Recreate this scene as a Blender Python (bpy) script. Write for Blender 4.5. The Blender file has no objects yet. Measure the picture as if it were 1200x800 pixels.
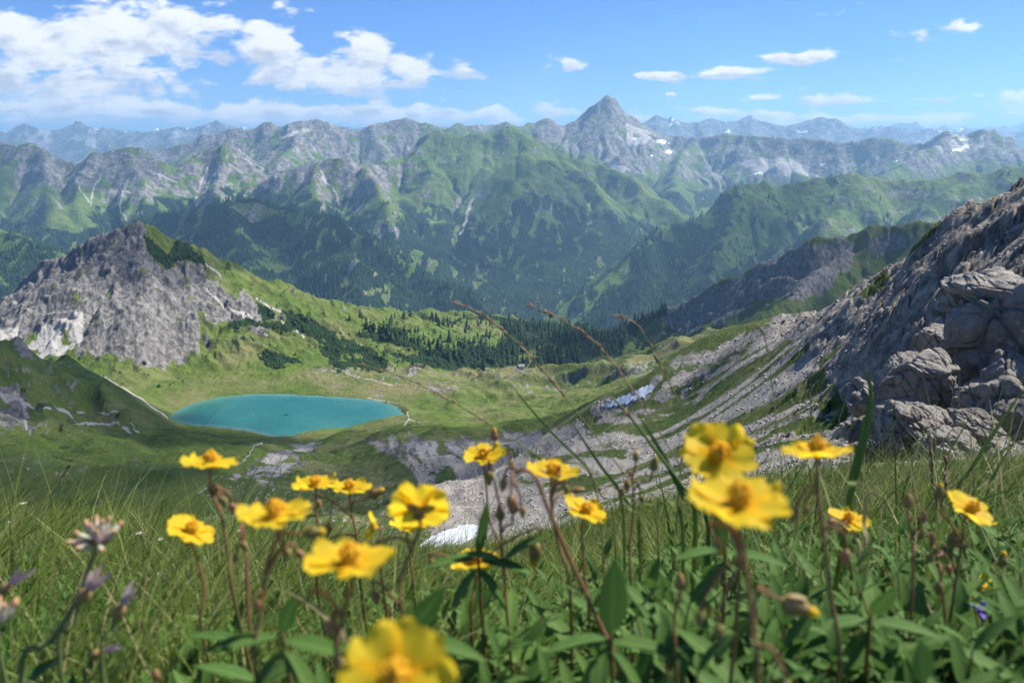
import bpy, bmesh, math, random
import numpy as np
from mathutils import Vector, Matrix

# ------------------------------------------------------------------ helpers
SC = bpy.context.scene
COL = SC.collection
PITCH = math.radians(14.0)
FPX = 942.0
CT, ST = math.cos(PITCH), math.sin(PITCH)
TAU = 2 * math.pi


def ray(px, py):
    """x/Y and z/Y of the view ray through photo position (px, py)."""
    u = (px - 600.0) / FPX
    v = (400.0 - py) / FPX
    y = CT + v * ST
    return u / y, (-ST + v * CT) / y


def at(px, py, Y):
    a, b = ray(px, py)
    return np.array([a * Y, Y, b * Y])


def project(x, y, z):
    d = y * CT - z * ST
    upc = y * ST + z * CT
    return 600.0 + FPX * x / d, 400.0 - FPX * upc / d


def sstep(a, b, x):
    t = np.clip((x - a) / (b - a), 0, 1)
    return t * t * (3 - 2 * t)


_rng = np.random.RandomState(7)
_P = np.concatenate([_rng.permutation(4096)] * 2).astype(np.int32)
_GA = _rng.rand(4096) * TAU
_GX, _GY = np.cos(_GA).astype(np.float32), np.sin(_GA).astype(np.float32)
_RV = _rng.rand(4096)


def _h(ix, iy, seed):
    return _P[(_P[(ix + seed * 131) & 4095] + iy) & 4095]


def gn(x, y, seed=0):
    x = np.asarray(x, float); y = np.asarray(y, float)
    xf = np.floor(x); yf = np.floor(y)
    ix = xf.astype(np.int32); iy = yf.astype(np.int32)
    fx = (x - xf).astype(np.float32); fy = (y - yf).astype(np.float32)
    u = fx * fx * fx * (fx * (fx * 6 - 15) + 10)
    v = fy * fy * fy * (fy * (fy * 6 - 15) + 10)
    def c(dx, dy):
        h = _h(ix + dx, iy + dy, seed)
        return _GX[h] * (fx - dx) + _GY[h] * (fy - dy)
    a = c(0, 0); b = c(1, 0); d = c(0, 1); e = c(1, 1)
    return ((a + (b - a) * u) + ((d + (e - d) * u) - (a + (b - a) * u)) * v) * 1.5


def fbm(x, y, oct=5, seed=0, gain=0.5, lac=2.03):
    s = 0; a = 1.0
    for i in range(oct):
        s = s + a * gn(x, y, seed + i)
        x, y = (x * 0.8 - y * 0.6) * lac, (x * 0.6 + y * 0.8) * lac
        a *= gain
    return s


def ridged(x, y, oct=5, seed=0, gain=0.5, lac=2.1):
    s = 0; a = 1.0; w = 1.0
    for i in range(oct):
        n = 1 - np.abs(gn(x, y, seed + i)) * 1.6
        n = np.clip(n, 0, 1) ** 2 * w
        s = s + a * n
        w = np.clip(n * 1.6, 0, 1)
        x, y = (x * 0.8 - y * 0.6) * lac, (x * 0.6 + y * 0.8) * lac
        a *= gain
    return s


def worley(x, y, seed=0):
    """F1, F2 and the id of the nearest cell."""
    ix = np.floor(x).astype(np.int64); iy = np.floor(y).astype(np.int64)
    f1 = np.full(x.shape, 9.0); f2 = np.full(x.shape, 9.0); cid = np.zeros(x.shape)
    for dx in (-1, 0, 1):
        for dy in (-1, 0, 1):
            h = _h(ix + dx, iy + dy, seed)
            px = ix + dx + _RV[h]; py = iy + dy + _RV[(h * 7 + 13) & 4095]
            d = np.hypot(px - x, py - y)
            m = d < f1
            f2 = np.where(m, f1, np.minimum(f2, d))
            cid = np.where(m, _RV[(h * 3 + 5) & 4095], cid)
            f1 = np.where(m, d, f1)
    return f1, f2, cid


def tag(o, label=None, cat=None, group=None, kind=None):
    if label: o['label'] = label
    if cat: o['category'] = cat
    if group: o['group'] = group
    if kind: o['kind'] = kind
    return o


def empty(name, loc=(0, 0, 0)):
    o = bpy.data.objects.new(name, None)
    o.empty_display_size = 0.02
    o.location = loc
    COL.objects.link(o)
    return o


def mesh_np(name, co, faces, mat=None, parent=None, smooth=True, attrs=None, fmat=None):
    """co (n,3); faces (m,3) or (m,4) int array."""
    co = np.asarray(co, np.float32); faces = np.asarray(faces, np.int32)
    k = faces.shape[1]
    me = bpy.data.meshes.new(name)
    me.vertices.add(len(co)); me.vertices.foreach_set('co', co.ravel())
    me.loops.add(faces.size); me.loops.foreach_set('vertex_index', faces.ravel())
    me.polygons.add(len(faces))
    me.polygons.foreach_set('loop_start', np.arange(0, faces.size, k, dtype=np.int32))
    if smooth:
        me.polygons.foreach_set('use_smooth', np.ones(len(faces), bool))
    if fmat is not None:
        me.polygons.foreach_set('material_index', np.asarray(fmat, np.int32))
    me.update(calc_edges=True)
    if attrs:
        for an, av in attrs.items():
            if av.ndim == 1:
                at_ = me.attributes.new(an, 'FLOAT', 'POINT')
                at_.data.foreach_set('value', av.astype(np.float32))
            else:
                at_ = me.attributes.new(an, 'FLOAT_VECTOR', 'POINT')
                at_.data.foreach_set('vector', av.astype(np.float32).ravel())
    for m in (mat if isinstance(mat, (list, tuple)) else [mat]):
        if m: me.materials.append(m)
    o = bpy.data.objects.new(name, me)
    COL.objects.link(o)
    if parent: o.parent = parent
    return o


def grid_faces(nr, nc, mask=None):
    i = np.arange(nr * nc).reshape(nr, nc)
    f = np.stack([i[:-1, :-1], i[:-1, 1:], i[1:, 1:], i[1:, :-1]], -1).reshape(-1, 4)
    if mask is not None: f = f[mask.reshape(-1)]
    return f


def compact(co, f, attrs):
    used = np.zeros(len(co), bool); used[f.ravel()] = True
    idx = np.cumsum(used) - 1
    return co[used], idx[f], {k: v[used] for k, v in attrs.items()}


def in_poly(px, py, poly):
    c = np.zeros(np.shape(px), bool)
    n = len(poly)
    for i in range(n):
        x1, y1 = poly[i]; x2, y2 = poly[(i + 1) % n]
        if y1 == y2: continue
        t = ((y1 > py) != (y2 > py)) & (px < (x2 - x1) * (py - y1) / (y2 - y1) + x1)
        c ^= t
    return c


def poly_sd(px, py, poly, margin=32):
    """signed distance, negative inside; far away simply large."""
    if margin is not None:
        pa = np.asarray(poly, float)
        m = (px > pa[:, 0].min() - margin) & (px < pa[:, 0].max() + margin) & (py > pa[:, 1].min() - margin) & (py < pa[:, 1].max() + margin)
        out = np.full(np.shape(px), 1e3)
        if m.any(): out[m] = poly_sd(px[m], py[m], poly, None)
        return out
    d = np.full(np.shape(px), 1e9)
    n = len(poly)
    for i in range(n):
        x1, y1 = poly[i]; x2, y2 = poly[(i + 1) % n]
        ex, ey = x2 - x1, y2 - y1
        t = np.clip(((px - x1) * ex + (py - y1) * ey) / (ex * ex + ey * ey + 1e-9), 0, 1)
        d = np.minimum(d, np.hypot(px - x1 - t * ex, py - y1 - t * ey))
    return np.where(in_poly(px, py, poly), -d, d)


def line_d(px, py, pts, margin=12):
    if margin is not None:
        pa = np.asarray(pts, float)
        m = (px > pa[:, 0].min() - margin) & (px < pa[:, 0].max() + margin) & (py > pa[:, 1].min() - margin) & (py < pa[:, 1].max() + margin)
        out = np.full(np.shape(px), 1e3)
        if m.any(): out[m] = line_d(px[m], py[m], pts, None)
        return out
    d = np.full(np.shape(px), 1e9)
    for (x1, y1), (x2, y2) in zip(pts[:-1], pts[1:]):
        ex, ey = x2 - x1, y2 - y1
        t = np.clip(((px - x1) * ex + (py - y1) * ey) / (ex * ex + ey * ey + 1e-9), 0, 1)
        d = np.minimum(d, np.hypot(px - x1 - t * ex, py - y1 - t * ey))
    return d


# ---- node helpers
class NT:
    def __init__(s, tree): s.t = tree; s.n = tree.nodes; s.l = tree.links
    def new(s, typ, **kw):
        n = s.n.new(typ)
        for k, v in kw.items():
            setattr(n, k, v)
        return n
    def put(s, sock, v):
        if hasattr(v, 'is_linked') or hasattr(v, 'links'): s.l.new(v, sock)
        elif v is not None:
            if isinstance(v, (tuple, list)) and len(v) == 3 and sock.type == 'RGBA': v = (*v, 1)
            sock.default_value = v
    def m(s, op, a, b=None, c=None, clamp=False):
        n = s.new('ShaderNodeMath', operation=op, use_clamp=clamp)
        s.put(n.inputs[0], a)
        if b is not None: s.put(n.inputs[1], b)
        if c is not None: s.put(n.inputs[2], c)
        return n.outputs[0]
    def mix(s, f, a, b, mode='MIX'):
        n = s.new('ShaderNodeMix', data_type='RGBA', blend_type=mode)
        s.put(n.inputs[0], f); s.put(n.inputs[6], a); s.put(n.inputs[7], b)
        return n.outputs[2]
    def step(s, x, a, b, lo=0.0, hi=1.0):
        n = s.new('ShaderNodeMapRange', interpolation_type='SMOOTHSTEP')
        s.put(n.inputs[0], x); s.put(n.inputs[1], a); s.put(n.inputs[2], b)
        n.inputs[3].default_value = lo; n.inputs[4].default_value = hi
        return n.outputs[0]
    def noise(s, vec, scale, detail=4, rough=0.55, dist=0.0):
        n = s.new('ShaderNodeTexNoise')
        if vec is not None: s.put(n.inputs['Vector'], vec)
        n.inputs['Scale'].default_value = scale; n.inputs['Detail'].default_value = detail
        n.inputs['Roughness'].default_value = rough; n.inputs['Distortion'].default_value = dist
        return n.outputs['Fac']
    def vor(s, vec, scale, feature='F1', rnd=1.0, out='Distance'):
        n = s.new('ShaderNodeTexVoronoi', feature=feature)
        if vec is not None: s.put(n.inputs['Vector'], vec)
        n.inputs['Scale'].default_value = scale; n.inputs['Randomness'].default_value = rnd
        return n.outputs[out]
    def attr(s, name, out='Fac'):
        n = s.new('ShaderNodeAttribute'); n.attribute_name = name
        return n.outputs[out]
    def mapv(s, vec, scale=(1, 1, 1), rot=(0, 0, 0)):
        n = s.new('ShaderNodeMapping')
        s.put(n.inputs[0], vec); n.inputs['Scale'].default_value = scale; n.inputs['Rotation'].default_value = rot
        return n.outputs[0]


def material(name):
    m = bpy.data.materials.new(name); m.use_nodes = True
    t = NT(m.node_tree)
    b = m.node_tree.nodes['Principled BSDF']
    b.inputs['Specular IOR Level'].default_value = 0.25
    b.inputs['Roughness'].default_value = 0.9
    return m, t, b


def bump(t, h, dist, strength=1.0, prev=None):
    n = t.new('ShaderNodeBump'); n.inputs['Strength'].default_value = strength
    n.inputs['Distance'].default_value = dist
    t.put(n.inputs['Height'], h)
    if prev is not None: t.put(n.inputs['Normal'], prev)
    return n.outputs[0]
# ------------------------------------------------------------------ shape of the land
LAKE_Z = -270.0


def tps(px_, py_, v, reg=0.0005):
    n = len(px_)
    d2 = (px_[:, None] - px_[None]) ** 2 + (py_[:, None] - py_[None]) ** 2
    K = 0.5 * d2 * np.log(d2 + 1e-12) + np.eye(n) * reg
    Pm = np.stack([np.ones(n), px_, py_], 1)
    A = np.zeros((n + 3, n + 3)); A[:n, :n] = K; A[:n, n:] = Pm; A[n:, :n] = Pm.T
    w = np.linalg.solve(A, np.concatenate([v, np.zeros(3)]))
    def f(x, y):
        s = w[n] + w[n + 1] * x + w[n + 2] * y
        for i in range(n):
            q = (x - px_[i]) ** 2 + (y - py_[i]) ** 2
            s = s + w[i] * 0.5 * q * np.log(q + 1e-12)
        return s
    return f


# profiles of the hillside below the camera: photo column, then (distance, photo row) pairs
PROF = {
    -320: [(8, 640), (60, 636), (180, 612), (300, 580), (400, 520), (500, 440), (620, 385), (760, 425), (1000, 470)],
    -150: [(8, 630), (60, 626), (190, 604), (300, 575), (380, 530), (450, 482), (540, 440), (640, 390), (780, 425), (1000, 440)],
    0: [(8, 612), (60, 612), (200, 598), (300, 575), (380, 530), (450, 500), (540, 500), (600, 440), (660, 395), (760, 415), (880, 440), (1000, 440)],
    100: [(8, 618), (70, 620), (220, 602), (340, 565), (440, 520), (520, 498), (580, 505), (640, 470), (700, 428), (760, 440), (860, 450), (1000, 430)],
    200: [(8, 628), (70, 630), (250, 600), (380, 560), (480, 530), (600, 499), (680, 512), (760, 492), (860, 464), (930, 441), (1050, 430)],
    300: [(8, 640), (70, 638), (270, 600), (420, 560), (560, 525), (672, 507), (735, 515), (850, 463), (920, 441), (1000, 432), (1200, 470)],
    400: [(8, 648), (70, 645), (170, 628), (290, 600), (430, 560), (570, 527), (680, 502), (740, 505), (850, 465), (900, 442), (950, 424), (1080, 452)],
    500: [(8, 655), (70, 652), (140, 640), (230, 606), (320, 565), (430, 530), (560, 503), (700, 482), (790, 484), (850, 464), (910, 440), (950, 429), (1080, 460)],
    600: [(8, 642), (70, 638), (130, 618), (190, 596), (270, 562), (400, 525), (560, 494), (690, 480), (760, 488), (840, 466), (930, 430), (1050, 455)],
    700: [(8, 612), (60, 606), (120, 568), (180, 525), (250, 500), (320, 480), (380, 478), (600, 470), (780, 455), (930, 422), (1080, 440)],
    800: [(8, 592), (50, 586), (90, 548), (130, 505), (180, 470), (240, 428), (300, 445), (500, 440), (760, 425), (930, 400), (1080, 425)],
    900: [(8, 572), (30, 566), (60, 525), (95, 460), (130, 415), (165, 370), (210, 390), (330, 420), (600, 410), (900, 385)],
    1000: [(8, 560), (22, 555), (45, 500), (70, 420), (90, 370), (110, 330), (140, 350), (220, 400), (450, 420), (900, 410)],
    1100: [(8, 556), (18, 540), (30, 470), (45, 390), (60, 310), (75, 262), (95, 285), (150, 360), (300, 400), (900, 420)],
    1200: [(8, 550), (15, 525), (25, 420), (38, 300), (50, 240), (60, 206), (80, 235), (130, 320), (300, 390), (900, 420)],
    1350: [(8, 540), (15, 470), (25, 350), (40, 200), (60, 130), (90, 150), (150, 280), (300, 380), (900, 400)],
    1520: [(8, 530), (15, 420), (30, 230), (60, 80), (100, 100), (300, 350), (900, 390)],
}
LSC = 0.32


def build_near():
    A, L, V = [], [], []
    for px, rows in PROF.items():
        for Y, py in rows:
            a, b = ray(px, py)
            a = (px - 600.0) / FPX / CT        # keep one column on one straight line
            A.append(a); L.append(math.log(Y) * LSC); V.append(b)
            if rows[0] == (Y, py): A.append(a); L.append(math.log(1.5) * LSC); V.append(b - .03)
    for a in (-0.9, -0.45, 0.0, 0.35, 0.7, 1.0):   # beyond the rim the land falls to the valley
        for Y, z in ((1280, -480), (1500, -660), (1900, -850), (2600, -960)):
            A.append(a); L.append(math.log(Y) * LSC); V.append((z + (120 if a > 0.5 else 0)) / Y)
    return tps(np.array(A), np.array(L), np.array(V))


NEARF = build_near()
LA = np.linspace(-1.25, 1.25, 260); LL = np.linspace(math.log(0.15), math.log(3000), 300)
_ga, _gl = np.meshgrid(LA, LL)
NEARG = NEARF(_ga, _gl * LSC)


def lut(G, x, y, x0, x1, y0, y1):
    nr, nc = G.shape
    fx = np.clip((x - x0) / (x1 - x0) * (nc - 1), 0, nc - 1.001); fy = np.clip((y - y0) / (y1 - y0) * (nr - 1), 0, nr - 1.001)
    ix = fx.astype(int); iy = fy.astype(int); fx = fx - ix; fy = fy - iy
    return (G[iy, ix] * (1 - fx) + G[iy, ix + 1] * fx) * (1 - fy) + (G[iy + 1, ix] * (1 - fx) + G[iy + 1, ix + 1] * fx) * fy


def near_base(x, y):
    ys = np.maximum(y, 0.15)
    z = lut(NEARG, x / ys, np.log(ys), LA[0], LA[-1], LL[0], LL[-1]) * ys
    k = np.interp(x / ys, [-1.2, -.62, -.45, -.2, -.08, .1, .25, .4, .65, 1.0, 1.4], [.42, .485, .495, .525, .548, .54, .495, .455, .42, .38, .35])
    g = -0.20 - k * y                              # the bank in front of the camera
    w = sstep(3.5, 8.0, y)
    return g * (1 - w) + z * w


def chain(pts, n=1):
    return np.array([at(*p) for p in pts])


def ridge_max(H, x, y, pts, slope, hs, wob=0.0, seed=3):
    """raise H to a ridge through the 3-D points, flanks steep at the crest and easing at the foot"""
    x0, x1, y0, y1 = x.min(), x.max(), y.min(), y.max()
    best = H
    for p, q in zip(pts[:-1], pts[1:]):
        ex, ey = q[0] - p[0], q[1] - p[1]
        t = np.clip(((x - p[0]) * ex + (y - p[1]) * ey) / (ex * ex + ey * ey + 1e-9), 0, 1)
        d = np.hypot(x - p[0] - t * ex, y - p[1] - t * ey)
        zr = p[2] + t * (q[2] - p[2])
        h2 = np.maximum(hs, zr + 1120) if hs > 600 else hs
        best = np.maximum(best, zr - h2 * (1 - np.exp(-d * slope / h2)))
    return best


def erode(H, cell, iters, K, seed, talus=1.1, diff=0.04, keep=None):
    rs = np.random.RandomState(seed)
    nr, nc = H.shape; N = nr * nc
    idx = np.arange(N).reshape(nr, nc)
    offs = [(-1, -1), (-1, 0), (-1, 1), (0, -1), (0, 1), (1, -1), (1, 0), (1, 1)]
    H = H.copy()
    for it in range(iters):
        Hp = np.pad(H, 1, mode='edge'); Ip = np.pad(idx, 1, mode='edge')
        best = np.zeros(H.shape); rec = idx.copy(); lown = np.full(H.shape, 1e9)
        bs = np.zeros(H.shape)
        for dy, dx in offs:
            hn = Hp[1 + dy:1 + dy + nr, 1 + dx:1 + dx + nc]
            s = (H - hn) / (cell * (1.4142 if dx and dy else 1.0))
            sj = s * (0.75 + 0.5 * rs.rand(nr, nc))
            m = sj > best
            best = np.where(m, sj, best); bs = np.where(m, s, bs)
            rec = np.where(m, Ip[1 + dy:1 + dy + nr, 1 + dx:1 + dx + nc], rec)
            lown = np.minimum(lown, hn)
        pit = best <= 0
        ptr = rec.ravel(); A = np.ones(N)
        act = ptr != np.arange(N)
        for k in range(9):
            add = np.bincount(ptr[act], weights=A[act], minlength=N)
            A = A + add
            nptr = ptr[ptr]
            act = act & (nptr != ptr)
            # roots pass nothing on again
            ptr = nptr
        A = A.reshape(nr, nc)
        dh = K * np.sqrt(A * cell * cell) * bs
        dh = np.minimum(dh, bs * cell * 0.45)
        if keep is not None: dh = dh * keep
        H = H - dh
        H = np.where(pit & (lown < 1e8), np.maximum(H, lown + 0.02 * cell), H)
        Hp = np.pad(H, 1, mode='edge')
        lap = (Hp[:-2, 1:-1] + Hp[2:, 1:-1] + Hp[1:-1, :-2] + Hp[1:-1, 2:]) / 4 - H
        H = H + lap * diff * (1 if keep is None else keep)
    return H, A


# --- the high bowl with the lake, the grey peak and the dark cliff (grid of 4 m cells)
NX0, NX1, NY0, NY1, NC = -1350.0, 1350.0, 40.0, 2100.0, 5.0
nx = np.arange(NX0, NX1 + 1, NC); ny = np.arange(NY0, NY1 + 1, NC)
NXg, NYg = np.meshgrid(nx, ny)
PEAK = chain([(-260, 400, 1400), (-120, 385, 1250), (-60, 372, 1210), (0, 346, 1180), (20, 333, 1170), (45, 310, 1160), (70, 297, 1150),
              (95, 287, 1150), (125, 272, 1150), (142, 264, 1148), (160, 260, 1150), (176, 259, 1155), (205, 278, 1165)])
PEAK_R = chain([(176, 259, 1155), (205, 278, 1165), (240, 308, 1165), (280, 334, 1160), (320, 354, 1160), (370, 376, 1170), (430, 400, 1200), (490, 428, 1240)])
PEAK_S1 = chain([(142, 270, 1148), (146, 300, 1110), (150, 330, 1070), (172, 365, 1020), (205, 405, 965)])
PEAK_S2 = chain([(205, 285, 1165), (235, 335, 1120), (262, 385, 1060), (300, 425, 1000)])
PEAK_S3 = chain([(60, 306, 1150), (55, 340, 1090), (60, 385, 1010)])
CLIFF = chain([(1500, 130, 1250), (1300, 200, 1300), (1180, 245, 1350), (1082, 256, 1400), (1050, 262, 1420), (1020, 262, 1430), (1000, 270, 1450),
               (960, 274, 1450), (940, 282, 1450), (905, 296, 1480), (880, 311, 1500), (850, 326, 1550), (800, 352, 1600), (740, 374, 1700), (690, 402, 1800)])
CLIFF_S = chain([(1000, 277, 1450), (985, 300, 1380), (940, 335, 1250), (900, 362, 1150), (850, 390, 1080), (790, 408, 1020)])
CLIFF_T = chain([(1082, 268, 1400), (1090, 300, 1250), (1080, 350, 1100)])

LAKE_PX = [(195, 492), (203, 483), (226, 473), (262, 465), (300, 462), (350, 463), (400, 466), (440, 469), (464, 474), (474, 482), (476, 492), (474, 500), (450, 502), (425, 501), (400, 502), (380, 505), (362, 508), (348, 512), (334, 515), (322, 512), (306, 507), (285, 503), (258, 500), (232, 498), (212, 497)]


def on_lake(px, py):
    a, b = ray(px, py)
    Y = LAKE_Z / b
    return (a * Y, Y)


LAKE = [on_lake(*p) for p in LAKE_PX]

Hn = near_base(NXg, NYg)
wf = sstep(60, 260, NYg)
damp = 1 - 0.85 * sstep(160, -30, poly_sd(NXg, NYg, LAKE, 200))
mound = sstep(700, 860, NYg) * sstep(1250, 1050, NYg) * sstep(20, 70, poly_sd(NXg, NYg, LAKE, 200)) * sstep(-260, -60, NXg)
Hn += mound * (13 * (ridged(NXg / 120, NYg / 85, 3, 311) - .8) + 4 * fbm(NXg / 35, NYg / 35, 3, 313))
leftrough = sstep(-260, -340, NXg) * sstep(30, 110, poly_sd(NXg, NYg, LAKE, 200)) * sstep(350, 450, NYg) * sstep(900, 700, NYg)
Hn += leftrough * 16 * (ridged(NXg / 70 + .3, NYg / 130, 4, 317) - .8)
Hn += wf * damp * (9 * fbm(NXg / 170, NYg / 170, 4, 11) + 3.2 * ridged(NXg / 60, NYg / 60, 3, 17) - 2)
for kx, ky, kY, kh, kr in ((335, 520, 660, -4, 45), (250, 503, 620, 3, 60), (430, 503, 655, 3, 60), (600, 478, 690, 5, 60)):
    kp = at(kx, ky, kY); Hn += kh * np.exp(-((NXg - kp[0]) ** 2 + (NYg - kp[1]) ** 2) / kr ** 2)
r_ = np.full(NXg.shape, -2000.0)
wx = NXg + 24 * fbm(NXg / 130, NYg / 130, 3, 31); wy = NYg + 24 * fbm(NXg / 130, NYg / 130, 3, 37)
for pts, s, hs in ((PEAK, 1.15, 420), (PEAK_R, .66, 330), (PEAK_S1, 1.3, 300), (PEAK_S2, .75, 260), (PEAK_S3, 1.3, 260), (CLIFF, 1.25, 520), (CLIFF_S, 0.95, 420), (CLIFF_T, 1.0, 420)):
    r_ = ridge_max(r_, NXg * .7 + wx * .3, NYg * .7 + wy * .3, pts, s, hs)
mtn = sstep(-6, 30, r_ - Hn)
r_ = r_ + 6 + 8 * (ridged(NXg / 90, NYg / 90, 4, 23) - .9) * sstep(0, 60, r_ - Hn)
Hn = np.maximum(Hn, r_) + 4 * np.exp(-((Hn - r_) / 12) ** 2)
HARD = np.clip(0.10 + 0.9 * mtn, 0, 1) * sstep(90, 300, NYg)
Hn, An = erode(Hn, NC, 50, 0.0055, 5, keep=HARD, diff=0.05)
sd = poly_sd(NXg, NYg, LAKE, 200)
shore = np.where(sd < 0, np.minimum(Hn, LAKE_Z - 0.25 + 0.12 * np.maximum(sd, -60)), np.maximum(Hn, LAKE_Z + 0.25 + 0.10 * np.minimum(sd, 60)))
Hn = np.where(sd < 90, shore, Hn)

# --- the ranges beyond (grid of 22 m cells)
FX0, FX1, FY0, FY1, FC = -9500.0, 9500.0, 1500.0, 12500.0, 22.0
fx = np.arange(FX0, FX1 + 1, FC); fy = np.arange(FY0, FY1 + 1, FC)
FXg, FYg = np.meshgrid(fx, fy)
FAR = {
    'green': ([(1600, 140, 3900), (1350, 158, 4200), (1260, 180, 4300), (1200, 190, 4350), (1150, 194, 4400), (1100, 203, 4500), (1060, 214, 4600), (1030, 214, 4600),
               (1000, 207, 4500), (985, 203, 4500), (960, 207, 4500), (935, 209, 4500), (905, 213, 4450), (880, 214, 4400), (862, 224, 4350), (835, 241, 4300), (800, 260, 4200), (760, 288, 4100),
               (720, 318, 4000), (680, 347, 3900), (650, 372, 3800), (625, 396, 3700)], .95, 1200),
    'green_s1': ([(1000, 207, 4500), (985, 240, 4200), (960, 280, 3850), (930, 320, 3500)], .7, 900),
    'green_s2': ([(880, 214, 4400), (860, 255, 4100), (845, 300, 3750), (820, 345, 3400)], .8, 900),
    'green_s3': ([(1130, 198, 4450), (1100, 240, 4100), (1050, 280, 3750)], .75, 900),
    'green_s4': ([(780, 275, 4150), (760, 320, 3800), (740, 365, 3450)], .8, 900),
    'central': ([(478, 176, 6500), (492, 160, 6500), (515, 153, 6450), (540, 151, 6400), (575, 150, 6400), (598, 148, 6350), (612, 152, 6300), (640, 164, 6300), (655, 170, 6300), (700, 190, 6200), (735, 205, 6000), (775, 232, 5700), (815, 262, 5300)], .75, 1100),
    'central_s1': ([(598, 149, 6350), (606, 175, 6100), (612, 205, 5800), (640, 240, 5400), (655, 290, 4900), (655, 340, 4500), (640, 375, 4150)], .8, 1000),
    'central_s2': ([(492, 161, 6500), (500, 200, 6000), (530, 240, 5500), (560, 290, 4900)], .75, 1000),
    'central_s3': ([(655, 170, 6300), (700, 215, 5800), (735, 265, 5200), (740, 310, 4800)], .7, 900),
    'wood': ([(150, 262, 4900), (178, 240, 4700), (215, 234, 4500), (260, 227, 4350), (300, 230, 4250), (340, 232, 4200), (380, 242, 4100), (430, 262, 3900), (480, 296, 3700), (530, 332, 3500), (575, 366, 3350), (610, 398, 3250)], .80, 1000),
    'wood_s1': ([(260, 228, 4350), (275, 260, 3950), (290, 300, 3500), (320, 345, 3000)], .7, 800),
    'wood_s2': ([(380, 242, 4100), (400, 285, 3700), (420, 325, 3300), (450, 365, 2900)], .7, 800),
    'dark': ([(-320, 170, 3400), (-150, 225, 3300), (-60, 245, 3250), (0, 257, 3200), (50, 272, 3150), (100, 296, 3050), (160, 330, 2950), (230, 372, 2800)], .8, 720),
    'west': ([(-400, 150, 6200), (-150, 150, 6000), (0, 162, 6000), (25, 160, 5950), (48, 170, 5900), (70, 183, 5850), (97, 188, 5800), (112, 176, 5800), (135, 173, 5850), (158, 172, 5900), (172, 178, 5950), (200, 192, 6000),
              (216, 206, 6000), (232, 172, 6150), (250, 168, 6200), (268, 168, 6200), (290, 180, 6200), (310, 196, 6200)], .9, 1100),
    'west_s1': ([(48, 170, 5900), (50, 205, 5500), (60, 240, 5000)], .85, 1000),
    'west_s2': ([(155, 172, 5900), (165, 200, 5600), (170, 235, 5200)], .9, 1000),
    'west_s3': ([(262, 168, 6200), (258, 200, 5850), (250, 225, 5500)], .9, 1000),
    'west_s4': ([(112, 176, 5800), (90, 205, 5450), (85, 235, 5100)], .9, 1000),
    'crag': ([(310, 205, 6000), (335, 192, 6000), (365, 186, 5950), (400, 184, 5900), (430, 186, 5950), (452, 182, 6100), (478, 178, 6400)], .9, 1000),
    'crag_s1': ([(365, 187, 5950), (365, 215, 5500), (370, 240, 5000)], .9, 900),
    'crag_s2': ([(430, 187, 5950), (440, 215, 5500), (455, 245, 5000)], .9, 900),
    'plateau': ([(150, 176, 8200), (215, 163, 8200), (270, 151, 8300), (300, 146, 8400), (335, 142, 8400), (370, 139, 8500), (400, 141, 8600), (425, 148, 8600), (445, 143, 8600), (463, 136, 8700), (478, 137, 8700), (495, 141, 8700), (520, 147, 8700), (535, 138, 8700),
                 (550, 147, 8700), (575, 146, 8800), (592, 137, 8800), (608, 144, 8800), (625, 137, 9000), (638, 133, 9000), (652, 141, 9100), (662, 150, 9200)], .8, 1100),
    'plateau_s': ([(335, 142, 8400), (345, 160, 7800), (330, 175, 7200)], .7, 900),
    'summit': ([(655, 152, 9300), (668, 141, 9150), (683, 132, 9100), (693, 127, 9050), (702, 113, 9000), (711, 106, 9000), (719, 111, 9000), (727, 122, 9000), (738, 132, 9050), (748, 139, 9100), (762, 145, 9150),
                (790, 152, 9200), (815, 158, 8900), (850, 152, 8700), (880, 155, 8500), (920, 158, 8300), (960, 159, 8200), (1000, 161, 8000), (1040, 162, 7900), (1085, 161, 7700), (1105, 154, 7600), (1130, 150, 7500), (1150, 143, 7400), (1163, 144, 7400),
                (1172, 153, 7400), (1195, 168, 7400), (1230, 172, 7400), (1400, 160, 7300)], 1.0, 1000),
    'summit_s1': ([(711, 114, 9000), (706, 140, 8700), (715, 165, 8300), (725, 185, 7900)], 1.0, 900),
    'summit_s2': ([(683, 133, 9100), (665, 155, 8700), (655, 170, 8300)], 1.0, 900),
    'summit_s3': ([(1130, 150, 7500), (1080, 175, 7000), (1040, 195, 6500)], .8, 800),
    'summit_s4': ([(815, 158, 8900), (800, 175, 8300), (790, 200, 7500), (800, 225, 6800)], .8, 800),
}
bx = [(-9, 1.5, -500), (-9, 5, -700), (-3, 2.6, -850), (-1.2, 2.2, -850), (0.2, 2.6, -930), (0.2, 3.6, -960), (2, 2.6, -850), (4, 3, -700), (9, 3, -500), (-3.5, 4, -900),
      (-5, 7, -700), (0, 5.2, -900), (2.3, 5.6, -800), (3.5, 6.6, -700), (-2, 7.3, -600), (1, 7.8, -560), (5, 8, -500), (9, 9, -400), (-9, 9, -500), (0, 12, -450), (6, 12, -450), (-6, 12, -500)]
bx = np.array(bx, float)
_bf = tps(bx[:, 0] / 10, bx[:, 1] / 10, bx[:, 2], 2e-5)
Hf = _bf(FXg / 1e4, FYg / 1e4)
base_f = Hf.copy()
wx = FXg + 110 * fbm(FXg / 900, FYg / 900, 3, 41) ; wy = FYg + 110 * fbm(FXg / 900, FYg / 900, 3, 47)
FID = np.zeros(FXg.shape, int); keys = list(FAR)
crest = np.full(FXg.shape, 1e9)
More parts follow.
